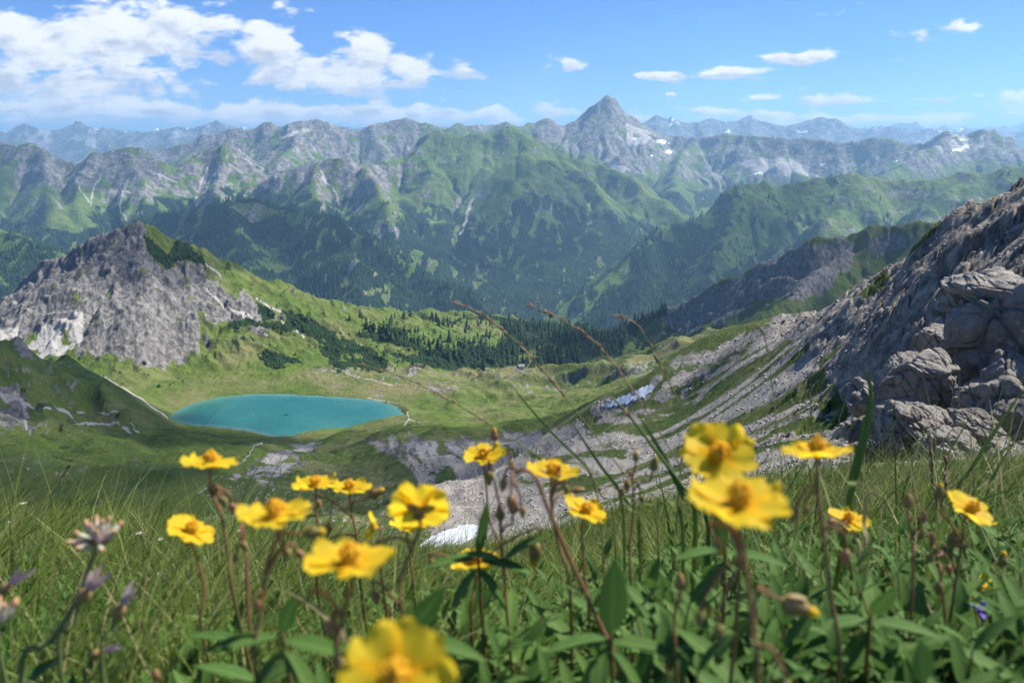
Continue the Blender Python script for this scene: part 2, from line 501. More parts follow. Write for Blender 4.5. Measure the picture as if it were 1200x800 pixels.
for k, (pts, s, hs) in FAR.items():
    if k == 'green': pts = [(a, b - (9 if a > 860 else 7), c) for a, b, c in pts]
    p = chain(pts)
    H2 = ridge_max(np.full(FXg.shape, -3000.0), FXg * .6 + wx * .4, FYg * .6 + wy * .4, p, s, hs)
    m = H2 > Hf
    FID[m] = keys.index(k) + 1
    Hf = np.maximum(Hf, H2)
up = sstep(0, 200, Hf - base_f)
Hf = Hf + 8 * up + up * 48 * (ridged(FXg / 700, FYg / 700, 4, 51) - 1.0) + 22 * up * fbm(FXg / 160, FYg / 160, 3, 57)
Hf, Af = erode(Hf, FC, 60, 0.0050, 9, diff=0.022)


def bil(G, x, y, x0, y0, c):
    nr, nc = G.shape
    fx = np.clip((x - x0) / c, 0, nc - 1.001); fy = np.clip((y - y0) / c, 0, nr - 1.001)
    ix = fx.astype(int); iy = fy.astype(int); fx = fx - ix; fy = fy - iy
    return (G[iy, ix] * (1 - fx) + G[iy, ix + 1] * fx) * (1 - fy) + (G[iy + 1, ix] * (1 - fx) + G[iy + 1, ix + 1] * fx) * fy


def rocky(x, y):
    """cracked limestone relief of the slope on the right, metres"""
    s = 0.97 * x + 0.22 * y; t = -0.22 * x + 0.97 * y
    f1, f2, cid = worley(s / 2.6 + .5 * fbm(s / 3, t / 3, 2, 71), t / 5.0, 3)
    g1, g2, gid = worley(s / 0.8, t / 1.1 + 9, 4)
    big = 1.6 * fbm(s / 16, t / 30, 4, 61)
    return big + (cid - .5) * 1.3 - 0.5 * np.exp(-((f2 - f1) / .09) ** 2), (gid - .5) * 0.34 - 0.16 * np.exp(-((g2 - g1) / .1) ** 2)


def height(x, y):
    d = np.hypot(x, y)
    zn = near_base(x, y)
    wg = sstep(60, 130, y)
    zg = bil(Hn, x, y, NX0, NY0, NC)
    z = zn * (1 - wg) + zg * wg
    wfar = sstep(1700, 2050, y + 0.0 * x)
    wfar = np.maximum(wfar, sstep(1150, 1340, np.abs(x)))
    zf = bil(Hf, x, y, FX0, FY0, FC)
    z = z * (1 - wfar) + zf * wfar
    return z
# ------------------------------------------------------------------ land cover, as patches that lie on the ground
# (kind, weight, edge softness, wobble, nearest, farthest distance, outline traced from the photograph)
def near_cover(px, py, x, y, z, slope):
    wx_ = fbm(x / (y * .05 + 2), y / (y * .10 + 2), 4, 81); wy_ = fbm(x / (y * .05 + 2) + 7, y / (y * .10 + 2), 4, 85)
    qx = px + 22 * wx_; qy = py + 9 * wy_
    def P(poly, soft=6):
        return sstep(soft, -soft, poly_sd(qx, qy, poly))
    G = np.ones(x.shape); S = np.zeros(x.shape); F = np.zeros(x.shape)
    D = np.clip(.45 + .7 * fbm(x / 45, y / 45, 4, 78), 0, 1)
    mtn_w = bil(mtn, x, y, NX0, NY0, NC) * (y > 800)
    # grey peak on the left
    pk = mtn_w * sstep(470, 430, px) * (y < 1500)
    rockp = P([(-60, 355), (0, 326), (45, 292), (125, 255), (178, 245), (186, 272), (205, 300), (225, 335), (238, 375), (236, 420), (215, 428), (160, 422), (118, 420), (90, 405), (80, 385), (60, 395), (-60, 420)], 13)
    rockp = np.maximum(rockp, .9 * P([(195, 300), (240, 325), (300, 350), (330, 372), (300, 385), (250, 380), (225, 372)], 12))
    fine = fbm(x / 26, y / 26, 4, 91)
    rib = ridged(x / 30 + .5 * fine, y / 55, 3, 92) - .9
    G = np.where(pk > .3, 1 - sstep(.28, .62, rockp * (.92 + .25 * rib) + .34 * fbm(x / 14 + y / 40, y / 60 - x / 60, 4, 93) + .14 * fine + .35 * (slope - .8)), G)
    S = np.maximum(S, P([(10, 425), (50, 398), (90, 356), (106, 360), (104, 392), (80, 415), (50, 432), (5, 440)], 5) * (y > 800) * sstep(-.5, .3, fine + .4))
    S = np.maximum(S, P([(-20, 402), (10, 380), (28, 360), (32, 368), (10, 392), (-10, 410)], 4) * (y > 800))
    for a, b, c, d, w in ((262, 352, 300, 378, 2.4), (285, 372, 315, 392, 2.2), (225, 300, 258, 325, 2), (300, 348, 330, 365, 2), (330, 375, 352, 396, 2), (240, 340, 262, 362, 2)):
        S = np.maximum(S, sstep(w, w * .3, line_d(qx * .4 + px * .6, qy * .4 + py * .6, [(a, b), (c, d)])) * (y > 900) * (y < 1500) * .9)
    F = np.maximum(F, P([(178, 268), (205, 283), (232, 305), (240, 318), (215, 310), (190, 292)], 3) * (y > 900) * .9)
    F = np.maximum(F, P([(300, 350), (420, 398), (500, 430), (440, 432), (395, 428), (360, 400), (320, 380), (270, 385), (275, 372), (310, 375)], 5) * (y > 900) * sstep(-.55, .0, fine + .1))
    F = np.maximum(F, P([(280, 392), (330, 405), (350, 428), (325, 430), (300, 415)], 4) * (y > 900) * sstep(-.3, .2, fine))
    # knolls behind the lake: pale limestone showing through dry turf
    mor = P([(350, 432), (400, 422), (480, 418), (520, 430), (620, 424), (700, 425), (800, 395), (880, 372), (880, 400), (760, 450), (640, 465), (560, 462), (470, 470), (380, 458), (330, 445)], 8) * (y > 700) * (y < 1250)
    D = np.maximum(D, mor * 1.15)
    cl = sstep(.05, .5, fbm(x / 5, y / 9, 4, 95) + .6 * fbm(x / 50, y / 50, 3, 96) - .02)
    G = G * (1 - .56 * mor * cl)
    S = np.maximum(S, .42 * mor * cl)
    for pts, w in (([(500, 492), (520, 476), (560, 480), (600, 492)], 9), ([(396, 430), (420, 440), (450, 452)], 3), ([(490, 448), (560, 462)], 5), ([(700, 458), (760, 446)], 4)):
        S = np.maximum(S, .50 * sstep(w, w * .3, line_d(qx, qy, pts)) * (y > 640) * (y < 1200) * sstep(-.1, .5, fine))
    # woods on the drop beyond the knolls, with hay meadows
    wd = (y > 1090) * np.maximum((mtn_w < .5) * sstep(-300, -350, z), P([(330, 372), (420, 392), (500, 372), (640, 375), (760, 372), (720, 415), (640, 430), (520, 436), (450, 436), (400, 420)], 5)) * sstep(-.75, -.35, fbm(x / 90, y / 90, 3, 99) + .25)
    for poly in ([(455, 378), (520, 374), (585, 380), (600, 398), (585, 412), (548, 408), (510, 400), (470, 392)], [(400, 386), (440, 396), (500, 420), (470, 428), (430, 414), (395, 402)], [(484, 392), (518, 402), (514, 414), (482, 405)], [(620, 408), (690, 398), (720, 392), (700, 412), (640, 428), (600, 428)], [(780, 372), (900, 330), (1100, 270), (1200, 240), (1200, 420), (800, 420), (760, 400)]):
        wd = wd * (1 - .95 * P(poly, 4))
    F = np.maximum(F, wd)
    # bowl of scree under the rim
    inb = (y > 9) & (y < 640)
    bowl = P([(430, 516), (480, 512), (560, 516), (640, 500), (700, 490), (760, 470), (820, 430), (900, 395), (960, 380), (1010, 540), (900, 600), (760, 640), (640, 680), (540, 680), (500, 640), (520, 600), (500, 560), (470, 540), (440, 532)], 10) * inb
    s = 0.97 * x + 0.22 * y; t = -0.22 * x + 0.97 * y
    streak = fbm(s / 5.5 + .6 * fbm(s / 20, t / 60, 2, 103), t / 95, 4, 101)
    bias = .20 + .30 * sstep(700, 600, px)
    sc = sstep(-.12, .16, streak + .25 * fbm(s / 2, t / 9, 3, 104) + bias)
    G = G * (1 - bowl * sc)
    S = np.maximum(S, bowl * sc * (.25 + .4 * sstep(-.3, .4, streak)))
    crestg = P([(548, 494), (560, 478), (620, 474), (690, 478), (760, 462), (735, 482), (690, 492), (640, 500), (600, 508), (570, 512)], 5) * (y < 780) * (y > 330)
    G = np.maximum(G, crestg * .9); S *= 1 - .9 * crestg
    tal = P([(285, 552), (300, 530), (335, 519), (375, 514), (380, 528), (350, 545), (310, 568)], 8) * (y > 300) * (y < 700) * sstep(-.4, .4, fine + .1)
    G *= 1 - .75 * tal; S = np.maximum(S, .55 * tal)
    dots = sstep(.40, .50, fbm(x / 2.2, y / 3.0, 3, 107) + .25 * fbm(x / 30, y / 30, 2, 108)) * P([(280, 545), (330, 530), (420, 520), (520, 600), (520, 640), (300, 640), (200, 610), (230, 575)], 14) * inb
    G *= 1 - .5 * dots; S = np.maximum(S, dots * .5)
    dk = P([(-60, 505), (100, 503), (300, 515), (300, 560), (230, 640), (-60, 640)], 20) * (y > 60) * (y < 640)
    D = D * (1 - .8 * dk)
    # left hill: bare earth and a track
    for pts, w in (([(30, 470), (80, 485), (120, 500), (150, 505)], 3.5), ([(100, 478), (160, 500)], 2), ([(0, 455), (30, 470), (40, 500)], 7)):
        S = np.maximum(S, .75 * sstep(w, w * .4, line_d(qx, qy, pts)) * (y > 300) * (y < 900) * sstep(-.5, .2, fine))
    lh = P([(-60, 430), (0, 436), (20, 450), (42, 480), (52, 502), (0, 500), (-60, 500)], 8) * (y > 300) * (y < 900)
    lh = np.maximum(lh, P([(12, 402), (30, 390), (62, 394), (78, 408), (50, 416), (25, 414)], 4) * (y > 500) * (y < 800))
    G = G * (1 - lh * sstep(-.2, .25, fine + .1))
    # crag on the right
    cr = P([(690, 485), (740, 455), (800, 424), (880, 378), (900, 372), (1000, 328), (1050, 298), (1200, 200), (1420, 40), (1700, -60), (1700, 640), (1100, 640), (1000, 552), (1000, 470), (960, 400), (880, 398), (800, 436), (745, 468), (700, 492)], 6) * (y < 420)
    gr = sstep(.28, .5, fbm(s / 7, t / 22, 4, 111) - .25 * sstep(1000, 1100, px)) * sstep(1150, 1000, px)
    rk = cr * (1 - gr)
    turf = P([(868, 392), (880, 372), (930, 350), (985, 326), (975, 336), (940, 360), (900, 384)], 4) * (y < 260)
    rk *= 1 - turf
    G = np.minimum(G, 1 - rk)
    S = np.where(rk > .5, S * .5 + .22 * sstep(-.2, .3, fbm(s / 5, t / 14, 3, 113)), S)
    # dark cliff beyond the rim
    ck = mtn_w * (px > 640) * (y > 900)
    ckr = P([(780, 372), (800, 350), (880, 316), (905, 302), (945, 286), (975, 280), (995, 292), (990, 312), (960, 340), (930, 352), (900, 345), (850, 372), (800, 392)], 5)
    ckr = np.maximum(ckr, P([(1020, 280), (1040, 272), (1070, 280), (1060, 300), (1030, 300)], 5))
    G = np.where(ck > .3, 1 - sstep(.3, .62, ckr + .35 * fine), G)
    F = np.maximum(F, P([(640, 410), (690, 395), (720, 378), (790, 350), (790, 372), (740, 396), (720, 415), (660, 425), (630, 425)], 5) * (y > 1000) * sstep(-.5, .0, fine + .15))
    left = sstep(330, 150, px) * (y > 330) * (y < 900)
    bits = .55 * sstep(.40, .60, fbm(x / 3.5 + y / 14, y / 12, 4, 411) + .6 * fbm(x / 60, y / 60, 3, 412) + .25 * (slope - .4)) * left
    G = G * (1 - .8 * bits); S = np.maximum(S, .35 * bits)
    F = np.maximum(F, left * .5 * sstep(.50, .62, fbm(x / 12, y / 16, 4, 415) + .4 * fbm(x / 70, y / 70, 2, 416)))
    G = G * (1 - .92 * sstep(.3, .7, S))
    N = np.zeros(x.shape)
    return G, S, F, D, N


def far_cover(px, py, x, y, z, slope):
    n1 = fbm(x / 420, y / 420, 5, 121); n2 = fbm(x / 120, y / 120, 4, 127); n3 = fbm(x / 1400, y / 1400, 3, 131)
    qx = px + 16 * n1 + 5 * n2; qy = py + 8 * fbm(x / 420 + 9, y / 420, 4, 133)
    def P(poly, soft=8):
        return sstep(soft, -soft, poly_sd(qx, qy, poly))
    # forest up to the tree line, grass above it, rock where it is steep or high
    tl = -430 + 130 * n1 + 60 * n2
    F = sstep(60, -60, z - tl)
    R = sstep(.72, 1.15, slope + .35 * n1 + .22 * n2 + .0009 * (z + 150))
    G = np.ones(x.shape)
    grey = P([(-60, 150), (150, 160), (300, 140), (480, 130), (500, 165), (498, 200), (470, 215), (430, 232), (380, 225), (330, 222), (300, 215), (240, 232), (180, 235), (120, 225), (60, 215), (0, 205), (-60, 200)])
    grey = np.maximum(grey, P([(620, 120), (700, 100), (760, 130), (900, 130), (1220, 130), (1220, 190), (1130, 195), (1000, 205), (960, 200), (860, 208), (780, 205), (700, 190), (650, 168)]))
    grey = np.maximum(grey, sstep(7300, 8000, y))
    R = np.clip(np.maximum(R, grey * sstep(-.30, .22, n2 + .6 * n1 + .12 + .7 * (slope - .6) + .0006 * (z - 50))), 0, 1)
    green = P([(488, 152), (600, 146), (662, 172), (760, 215), (800, 255), (760, 262), (720, 240), (690, 255), (640, 215), (610, 225), (590, 260), (560, 300), (540, 285), (530, 230), (500, 205)])
    green = np.maximum(green, P([(868, 232), (900, 214), (1000, 204), (1060, 214), (1200, 190), (1260, 190), (1260, 290), (1080, 262), (1040, 262), (990, 275), (930, 290), (880, 310), (820, 330), (790, 345), (800, 318), (850, 280)]))
    F *= 1 - .95 * green * sstep(-.55, -.1, n2 + .5 * n1 + .35)
    R *= 1 - .85 * green
    band = sstep(.28, .48, fbm(z / 48 + x / 900, x / 330 + y / 900, 4, 421) + .35 * n2 + .5 * (slope - .75)) * green
    R = np.maximum(R, .5 * band)
    F = np.maximum(F, green * .75 * sstep(.30, .50, n2 + .6 * n1 - .0012 * (z + 500)))
    wood = P([(-60, 252), (100, 300), (170, 235), (350, 225), (420, 250), (470, 235), (560, 260), (620, 300), (680, 240), (760, 275), (860, 225), (870, 245), (800, 315), (700, 375), (640, 440), (300, 440), (160, 330), (90, 340), (-60, 340)], 10)
    gaps = fbm(x / 55, y / 150, 4, 137)
    F = np.maximum(F, wood * sstep(-.62, -.25, n2 * .8 + n1 * .8 + .12))
    F = F * (1 - .8 * sstep(.36, .56, gaps + .45 * n1 + .10 * (z > -600)))
    # clearings and hay meadows
    for poly in ([(455, 382), (520, 380), (578, 388), (592, 400), (575, 408), (548, 402), (510, 396)], [(400, 388), (440, 400), (500, 425), (470, 428), (430, 412), (395, 400)], [(625, 380), (650, 366), (690, 340), (680, 352), (650, 385), (628, 395)],
                 [(640, 392), (668, 372), (700, 362), (672, 384), (650, 400)], [(800, 255), (850, 235), (862, 250), (838, 262)], [(690, 330), (720, 318), (735, 300), (742, 312), (715, 342)], [(0, 215), (60, 225), (110, 262), (90, 272), (20, 262), (-20, 240)],
                 [(265, 240), (300, 236), (330, 250), (300, 262)], [(560, 310), (575, 318), (565, 345), (556, 335)], [(300, 300), (330, 296), (345, 310), (318, 316)], [(440, 250), (460, 240), (470, 262), (450, 280)]):
        F *= 1 - .95 * P(poly, 3)
    R *= 1 - .8 * F
    G = 1 - R
    S = np.zeros(x.shape)
    S = np.maximum(S, .8 * P([(862, 188), (900, 184), (930, 190), (960, 205), (935, 206), (880, 203)], 4))
    S = np.maximum(S, .8 * P([(722, 148), (750, 150), (765, 160), (745, 172), (728, 165)], 3))
    S = np.maximum(S, .7 * P([(710, 186), (735, 190), (748, 202), (725, 200)], 3))
    S = np.maximum(S, .8 * P([(1085, 170), (1120, 158), (1150, 152), (1150, 170), (1110, 186)], 4) * sstep(-.3, .2, n2))
    for pts, w in (([(242, 196), (238, 212), (230, 232)], 2.2), ([(249, 196), (243, 215), (238, 232)], 1.4), ([(280, 176), (296, 190), (308, 200)], 2.2), ([(268, 190), (285, 202)], 1.6), ([(85, 205), (95, 222), (104, 236)], 1.8), ([(118, 205), (108, 222), (107, 240)], 1.4),
                   ([(150, 210), (140, 240), (148, 262)], 1.6), ([(375, 200), (392, 225), (400, 240)], 1.6), ([(555, 232), (548, 255), (540, 275)], 2.6), ([(175, 200), (205, 215)], 1.5), ([(330, 160), (360, 152)], 3)):
        S = np.maximum(S, .95 * sstep(w, w * .3, line_d(px + 3 * n2, py + 2 * n1, pts)))
    S = np.maximum(S, .75 * sstep(.25, .6, fbm(x / 60, y / 240, 3, 141) + .2) * sstep(.3, .8, R) * sstep(.4, .7, slope) * .6)
    F *= 1 - S; G *= 1 - S
    N = np.zeros(x.shape)
    for cx, cy, rx, ry in ((777, 166, 9, 1.8), (783, 178, 4, 2.4), (747, 162, 3.5, 1.5), (686, 152, 2, 1), (763, 183, 3, 1), (1130, 163, 7, 1.6), (1122, 176, 9, 2.0), (1133, 172, 5, 2.2), (893, 204, 6, 1), (862, 188, 2, 1.5), (964, 194, 4, 1.3), (1048, 190, 5, .9), (738, 146, 2, .8)):
        N = np.maximum(N, sstep(1.15, .85, np.hypot((px + 5 * n2 - cx) / rx, (py + 2.5 * n1 - cy - .25 * (px - cx) * (1 if cx < 800 else -.6) * (rx > 6)) / ry)) * (y > 5500))
    return G, S, F, np.full(x.shape, .3) + .3 * n3, N


def sheet(a_arr, y_arr):
    """a patch of the land on a lattice that is finer near the viewer"""
    A_, Y_ = np.meshgrid(a_arr, y_arr)
    X_ = A_ * Y_
    return X_, Y_


def grad_slope(X, Y, Z):
    # surface slope from lattice differences
    P = np.stack([X, Y, Z], -1)
    du = np.gradient(P, axis=1); dv = np.gradient(P, axis=0)
    n = np.cross(du, dv); n /= np.linalg.norm(n, axis=-1, keepdims=True) + 1e-12
    return np.sqrt(np.maximum(1 - n[..., 2] ** 2, 0)) / np.maximum(np.abs(n[..., 2]), .05)


def far_z(X, Y):
    Z = height(X, Y)
    rough = sstep(0.0, 60, Z + 950)
    wx = X + 20 * gn(X / 90, Y / 90, 151)
    Z = Z + rough * (11 * (ridged(wx / 190, Y / 190, 5, 153, .5) - .9) + 4 * fbm(X / 28, Y / 28, 3, 157))
    return Z


def out_z(X, Y):
    """the last ranges, 12 to 30 km away"""
    Z = np.full(X.shape, -500.0)
    lines = (([(-300, 150), (0, 150), (30, 147), (60, 150), (95, 143), (110, 149), (160, 151), (225, 147), (240, 143), (262, 142), (275, 147), (330, 152), (420, 150), (505, 146), (520, 147), (560, 151), (650, 152), (735, 147), (752, 140), (768, 132), (782, 138), (800, 141),
               (815, 144), (832, 137), (850, 143), (868, 139), (880, 134), (900, 143), (925, 145), (945, 141), (962, 134), (985, 141), (1010, 146), (1050, 150), (1120, 152), (1250, 150)], 14500, 17000),
             ([(-300, 150), (0, 152), (100, 149), (200, 152), (330, 148), (450, 150), (600, 149), (700, 152), (800, 148), (900, 147), (1000, 149), (1020, 149), (1045, 144), (1065, 141), (1085, 147), (1110, 150), (1200, 143), (1300, 147)], 22000, 24000))
    for pts, y0, y1 in lines:
        pxs = np.array([p[0] for p in pts], float); pys = np.array([p[1] for p in pts], float)
        k = ray(pxs, 150)[0]
        tan = ray(0, pys)[1]
        a = X / Y
        tn = np.interp(a, k, tan) + .0016 * (ridged(X / 900, X * 0 + y0, 4, 161) - 1)
        yc = y0 + (y1 - y0) * .5 + 900 * gn(X / 3500, X * 0 + 3, 163)
        Z = np.maximum(Z, tn * yc - 900 * (1 - np.exp(-np.abs(Y - yc) * .75 / 900)) - 150 * sstep(0, 1500, np.abs(Y - yc)) * (1 - ridged(X / 1500, Y / 1500, 4, 167) * .6))
    Z = Z + 60 * (ridged(X / 700, Y / 700, 4, 169) - 1) + 12 * fbm(X / 150, Y / 150, 2, 171)
    w = sstep(12200, 11000, Y)
    return Z * (1 - w) + far_z(X, np.minimum(Y, 12400)) * w


def terrain_material(name, dist, rockc, screec, grassA, grassB, forestc, kind):
    beds = {0: ((1, 1, 1.2), (0, 0, 0)), 1: ((1.5, 1.0, .38), (.25, .45, 0)), 2: ((1.3, .45, .6), (.3, .4, .25)), 3: ((1, 1, 1), (0, 0, 0))}[kind]
    m, t, b = material(name)
    geo = t.new('ShaderNodeNewGeometry').outputs['Position']
    G = t.attr('grass'); S = t.attr('scree'); F = t.attr('forest'); D = t.attr('dry'); N = t.attr('snow')
    sc = 1.0 / dist
    big = t.noise(geo, sc * .12, 5, .6); mid = t.noise(geo, sc * .8, 9, .68); fin = t.noise(geo, sc * 5, 6, .75)
    st = t.noise(t.mapv(geo, *beds), sc * 1.3, 7, .66, .5)
    # limestone: pale and dark beds
    rk = t.mix(t.step(st, .40, .62), tuple(c * .40 for c in rockc), rockc)
    rk = t.mix(t.step(mid, .5, .75, 0, .5), rk, (rockc[0] * 1.25, rockc[1] * 1.2, rockc[2] * 1.1))
    rk = t.mix(t.step(fin, .48, .30, 0, .55), rk, tuple(c * .35 for c in rockc))
    scr = t.mix(t.step(fin, .35, .7), tuple(c * .72 for c in screec), screec)
    g = t.mix(t.step(mid, .35, .68), grassA, grassB)
    g = t.mix(t.m('MULTIPLY', t.m('MULTIPLY', D, t.step(big, .38, .62)), .8), g, (.20, .185, .08))
    g = t.mix(t.step(fin, .55, .3, 0, .5), g, tuple(c * .55 for c in grassA))
    fo = t.mix(t.step(fin, .35, .7), tuple(c * .6 for c in forestc), tuple(c * 1.35 for c in forestc))
    jit = t.m('MULTIPLY_ADD', t.m('SUBTRACT', mid, .5), .9, 0)
    jf = t.m('MULTIPLY_ADD', t.m('SUBTRACT', fin, .5), .7, 0)
    def soft(x, lo=.38, hi=.62): return t.step(t.m('ADD', t.m('ADD', x, jit), jf), lo, hi)
    c = t.mix(soft(S), rk, scr)
    c = t.mix(soft(G), c, g)
    c = t.mix(soft(F), c, fo)
    c = t.mix(t.step(N, .4, .6), c, (.82, .84, .88))
    t.put(b.inputs['Base Color'], c)
    b.inputs['Roughness'].default_value = .95; b.inputs['Specular IOR Level'].default_value = .1
    h = t.m('ADD', t.m('MULTIPLY', mid, 1.0), t.m('MULTIPLY', fin, .35))
    h = t.m('ADD', h, t.m('MULTIPLY', st, .6))
    t.put(b.inputs['Normal'], bump(t, h, dist * .5, .8))
    return m


ROCK = (.25, .238, .22); SCREE = (.44, .42, .385)
M_FAR = terrain_material('mountain_ground', 45, (.27, .258, .235), (.46, .44, .40), (.065, .12, .020), (.12, .18, .035), (.014, .034, .014), 0)
M_MID = terrain_material('basin_ground', 9, ROCK, SCREE, (.062, .105, .018), (.12, .165, .03), (.02, .042, .014), 1)
M_NEAR = terrain_material('hillside_ground', 1.3, (.37, .335, .285), (.41, .375, .32), (.045, .08, .016), (.09, .12, .03), (.02, .04, .014), 2)
M_OUT = terrain_material('horizon_ground', 160, (.27, .27, .27), (.4, .4, .4), (.06, .09, .04), (.09, .12, .05), (.03, .05, .03), 3)

AH = .80
QUAL = 1.0
LAND = {}


def add_sheet(key, X, Y, Z, cover, mat, groups):
    px, py = project(X, Y, Z)
    sl = grad_slope(X, Y, Z)
    att = dict(zip(('grass', 'scree', 'forest', 'dry', 'snow'), cover(px, py, X, Y, Z, sl)))
    att = {k: v.ravel() for k, v in att.items()}
    co = np.stack([X, Y, Z], -1).reshape(-1, 3)
    gid = groups(X, Y, Z)
    fg = gid[:-1, :-1].ravel()
    f = grid_faces(*X.shape)
    out = {}
    LAND[key] = (X, Y, Z, att, px, py)
    for g in np.unique(fg):
        c2, f2, a2 = compact(co, f[fg == g], att)
        out[g] = mesh_np('ground', c2, f2, mat, attrs=a2)
    return out


def name_it(o, name, label=None, cat=None, kind='structure'):
    o.name = name; o.data.name = name
    tag(o, label, cat, None, kind)


# horizon ranges
X, Y = sheet(np.linspace(-AH, AH, int(1250 * QUAL)), np.concatenate([np.linspace(11900, 19000, 210), np.linspace(19100, 30000, 120)]))
g = add_sheet('out', X, Y, out_z(X, Y), lambda px, py, x, y, z, s: (sstep(.9, .4, s + .4 * fbm(x / 700, y / 700, 4, 181) + .0006 * z), .6 * sstep(.2, .6, fbm(x / 500, y / 500, 3, 183)), 0 * x, 0 * x + .3, .9 * (fbm(x / 260, y / 260, 3, 185) > .72) * (z > 150)), M_OUT, lambda x, y, z: np.zeros(x.shape, int))
name_it(g[0], 'distant_mountains', 'jagged blue haze-covered mountain range along the horizon', 'mountain range')

# the ranges across the valley, one object each
NAMES = {'green': ('mountain', 'long green ridge with forested lower left end, right of the valley'),
         'central': ('mountain', 'broad green grassy mountain below and left of the pointed summit'),
         'wood': ('hill', 'dark spruce forest slope running down to the valley floor behind the lake'),
         'dark': ('hill', 'dark wooded shoulder behind the grey peak at the left edge'),
         'west': ('mountain', 'grey mountain row with pale scree gullies and domed top at upper left'),
         'crag': ('mountain', 'craggy grey limestone mountain left of the broad green grassy mountain'),
         'plateau': ('mountain', 'pale grey rocky plateau mountain behind the crags, under the low clouds'),
         'summit': ('mountain', 'pointed highest summit with snow patches and its long rocky wall to the right')}
X, Y = sheet(np.linspace(-AH, AH, int(1250 * QUAL)), np.exp(np.linspace(math.log(1980), math.log(12100), int(900 * QUAL))))
def far_groups(x, y, z):
    ix = np.clip(((x - FX0) / FC).astype(int), 0, FID.shape[1] - 1); iy = np.clip(((y - FY0) / FC).astype(int), 0, FID.shape[0] - 1)
    lut_ = np.array([99] + [list(NAMES).index(k.split('_s')[0]) for k in keys])
    return lut_[FID[iy, ix]]
g = add_sheet('far', X, Y, far_z(X, Y), far_cover, M_FAR, far_groups)
for k, o in g.items():
    if k == 99: name_it(o, 'valley_floor', 'wooded valley floor between the mountains', 'valley')
    else: name_it(o, NAMES[list(NAMES)[k]][0], NAMES[list(NAMES)[k]][1], NAMES[list(NAMES)[k]][0])

# lake basin with its own peak and cliff
def mid_z(X, Y):
    Z = height(X, Y)
    mt = bil(mtn, X, Y, NX0, NY0, NC) * (Y > 780)
    sdl = poly_sd(X, Y, LAKE, 90)
    calm = sstep(0, 60, sdl) * (1 - .0 * X)
    s = 0.97 * X + 0.22 * Y; t_ = -0.22 * X + 0.97 * Y
    z = Z + mt * (4.5 * (ridged(X / 34 + .4 * gn(X / 40, Y / 40, 7), Y / 34, 4, 191) - .9) + 1.6 * fbm(X / 7, Y / 7, 3, 193))
    z += (1 - mt) * calm * (1.5 * fbm(X / 26, Y / 26, 4, 195) + .35 * fbm(X / 4, Y / 4, 2, 197)) * sstep(80, 300, Y)
    # limestone clints on the knolls
    z += (1 - mt) * calm * .8 * np.clip(fbm(X / 9, Y / 16, 4, 95), 0, 1) * sstep(700, 800, Y)
    return z
X, Y = sheet(np.linspace(-AH, AH, int(1250 * QUAL)), np.exp(np.linspace(math.log(395), math.log(2000), int(620 * QUAL))))
Zm = mid_z(X, Y)
def mid_groups(x, y, z):
    mt = (bil(mtn, x, y, NX0, NY0, NC) > .3) & (y > 800)
    return np.where(mt & (x < 0), 1, np.where(mt & (x > 120), 2, 0))
g = add_sheet('mid', X, Y, Zm, near_cover, M_MID, mid_groups)
name_it(g[0], 'lake_basin', 'green basin and pale stony knolls around the turquoise lake', 'basin')
name_it(g[1], 'rocky_peak', 'grey limestone peak with green right flank behind the lake', 'mountain')
name_it(g[2], 'cliff', 'dark grey cliff ridge with green top beyond the right rim', 'cliff')

# the slope just below: turf on the left, scree and cracked rock on the right
X, Y = sheet(np.linspace(-AH - .1, AH + .15, int(1300 * QUAL)), np.exp(np.linspace(math.log(6.5), math.log(400), int(720 * QUAL))))
def slope_z(X, Y):
    Z = height(X, Y)
    px, py = project(X, Y, near_base(X, Y))
    cr = sstep(-40, 60, (px - 640) + (py - 520) * .9) * sstep(7.5, 14, Y)
    rk = sstep(880, 1100, px + (520 - py) * .25)
    cr2 = sstep(900, 1080, px) * sstep(9, 16, Y)
    b, f = rocky(X, Y)
    sc = sstep(5, 60, Y)
    Z = Z + cr * (.25 + .75 * rk) * (b * (.5 + .5 * sc) + f) * sstep(400, 300, Y)
    Z = Z + cr * rk * 2.0 * fbm(X / 9, Y / 14, 3, 205) * sc
    Z = Z + (1 - cr) * (.9 * fbm(X / 18, Y / 18, 4, 201) * sstep(12, 60, Y) + .12 * fbm(X / 2, Y / 2, 3, 203)) * sstep(400, 340, Y)
    w = sstep(330, 395, Y)
    return Z * (1 - w) + mid_z(X, Y) * w
Zs = slope_z(X, Y)
g = add_sheet('slope', X, Y, Zs, near_cover, M_NEAR, lambda x, y, z: ((project(x, y, z)[0] > 860) & (y < 300) | (project(x, y, z)[0] > 1000)).astype(int))
name_it(g[0], 'hillside', 'steep slope of turf and grey scree streaks below the flowers', 'hillside')
name_it(g[1], 'rock_slope', 'cracked grey limestone slope climbing to the right edge', 'rock slope')


def sample_sheet(key, x, y):
    X, Y, Z = LAND[key][:3]
    a = X[0] / Y[0]; ly = np.log(Y[:, 0]) if key != 'out' else Y[:, 0]
    fa = np.interp(x / y, a, np.arange(len(a))); fy_ = np.interp(np.log(y) if key != 'out' else y, ly, np.arange(len(ly)))
    ix = np.clip(fa.astype(int), 0, len(a) - 2); iy = np.clip(fy_.astype(int), 0, len(ly) - 2); fa = fa - ix; fy_ = fy_ - iy
    return (Z[iy, ix] * (1 - fa) + Z[iy, ix + 1] * fa) * (1 - fy_) + (Z[iy + 1, ix] * (1 - fa) + Z[iy + 1, ix + 1] * fa) * fy_


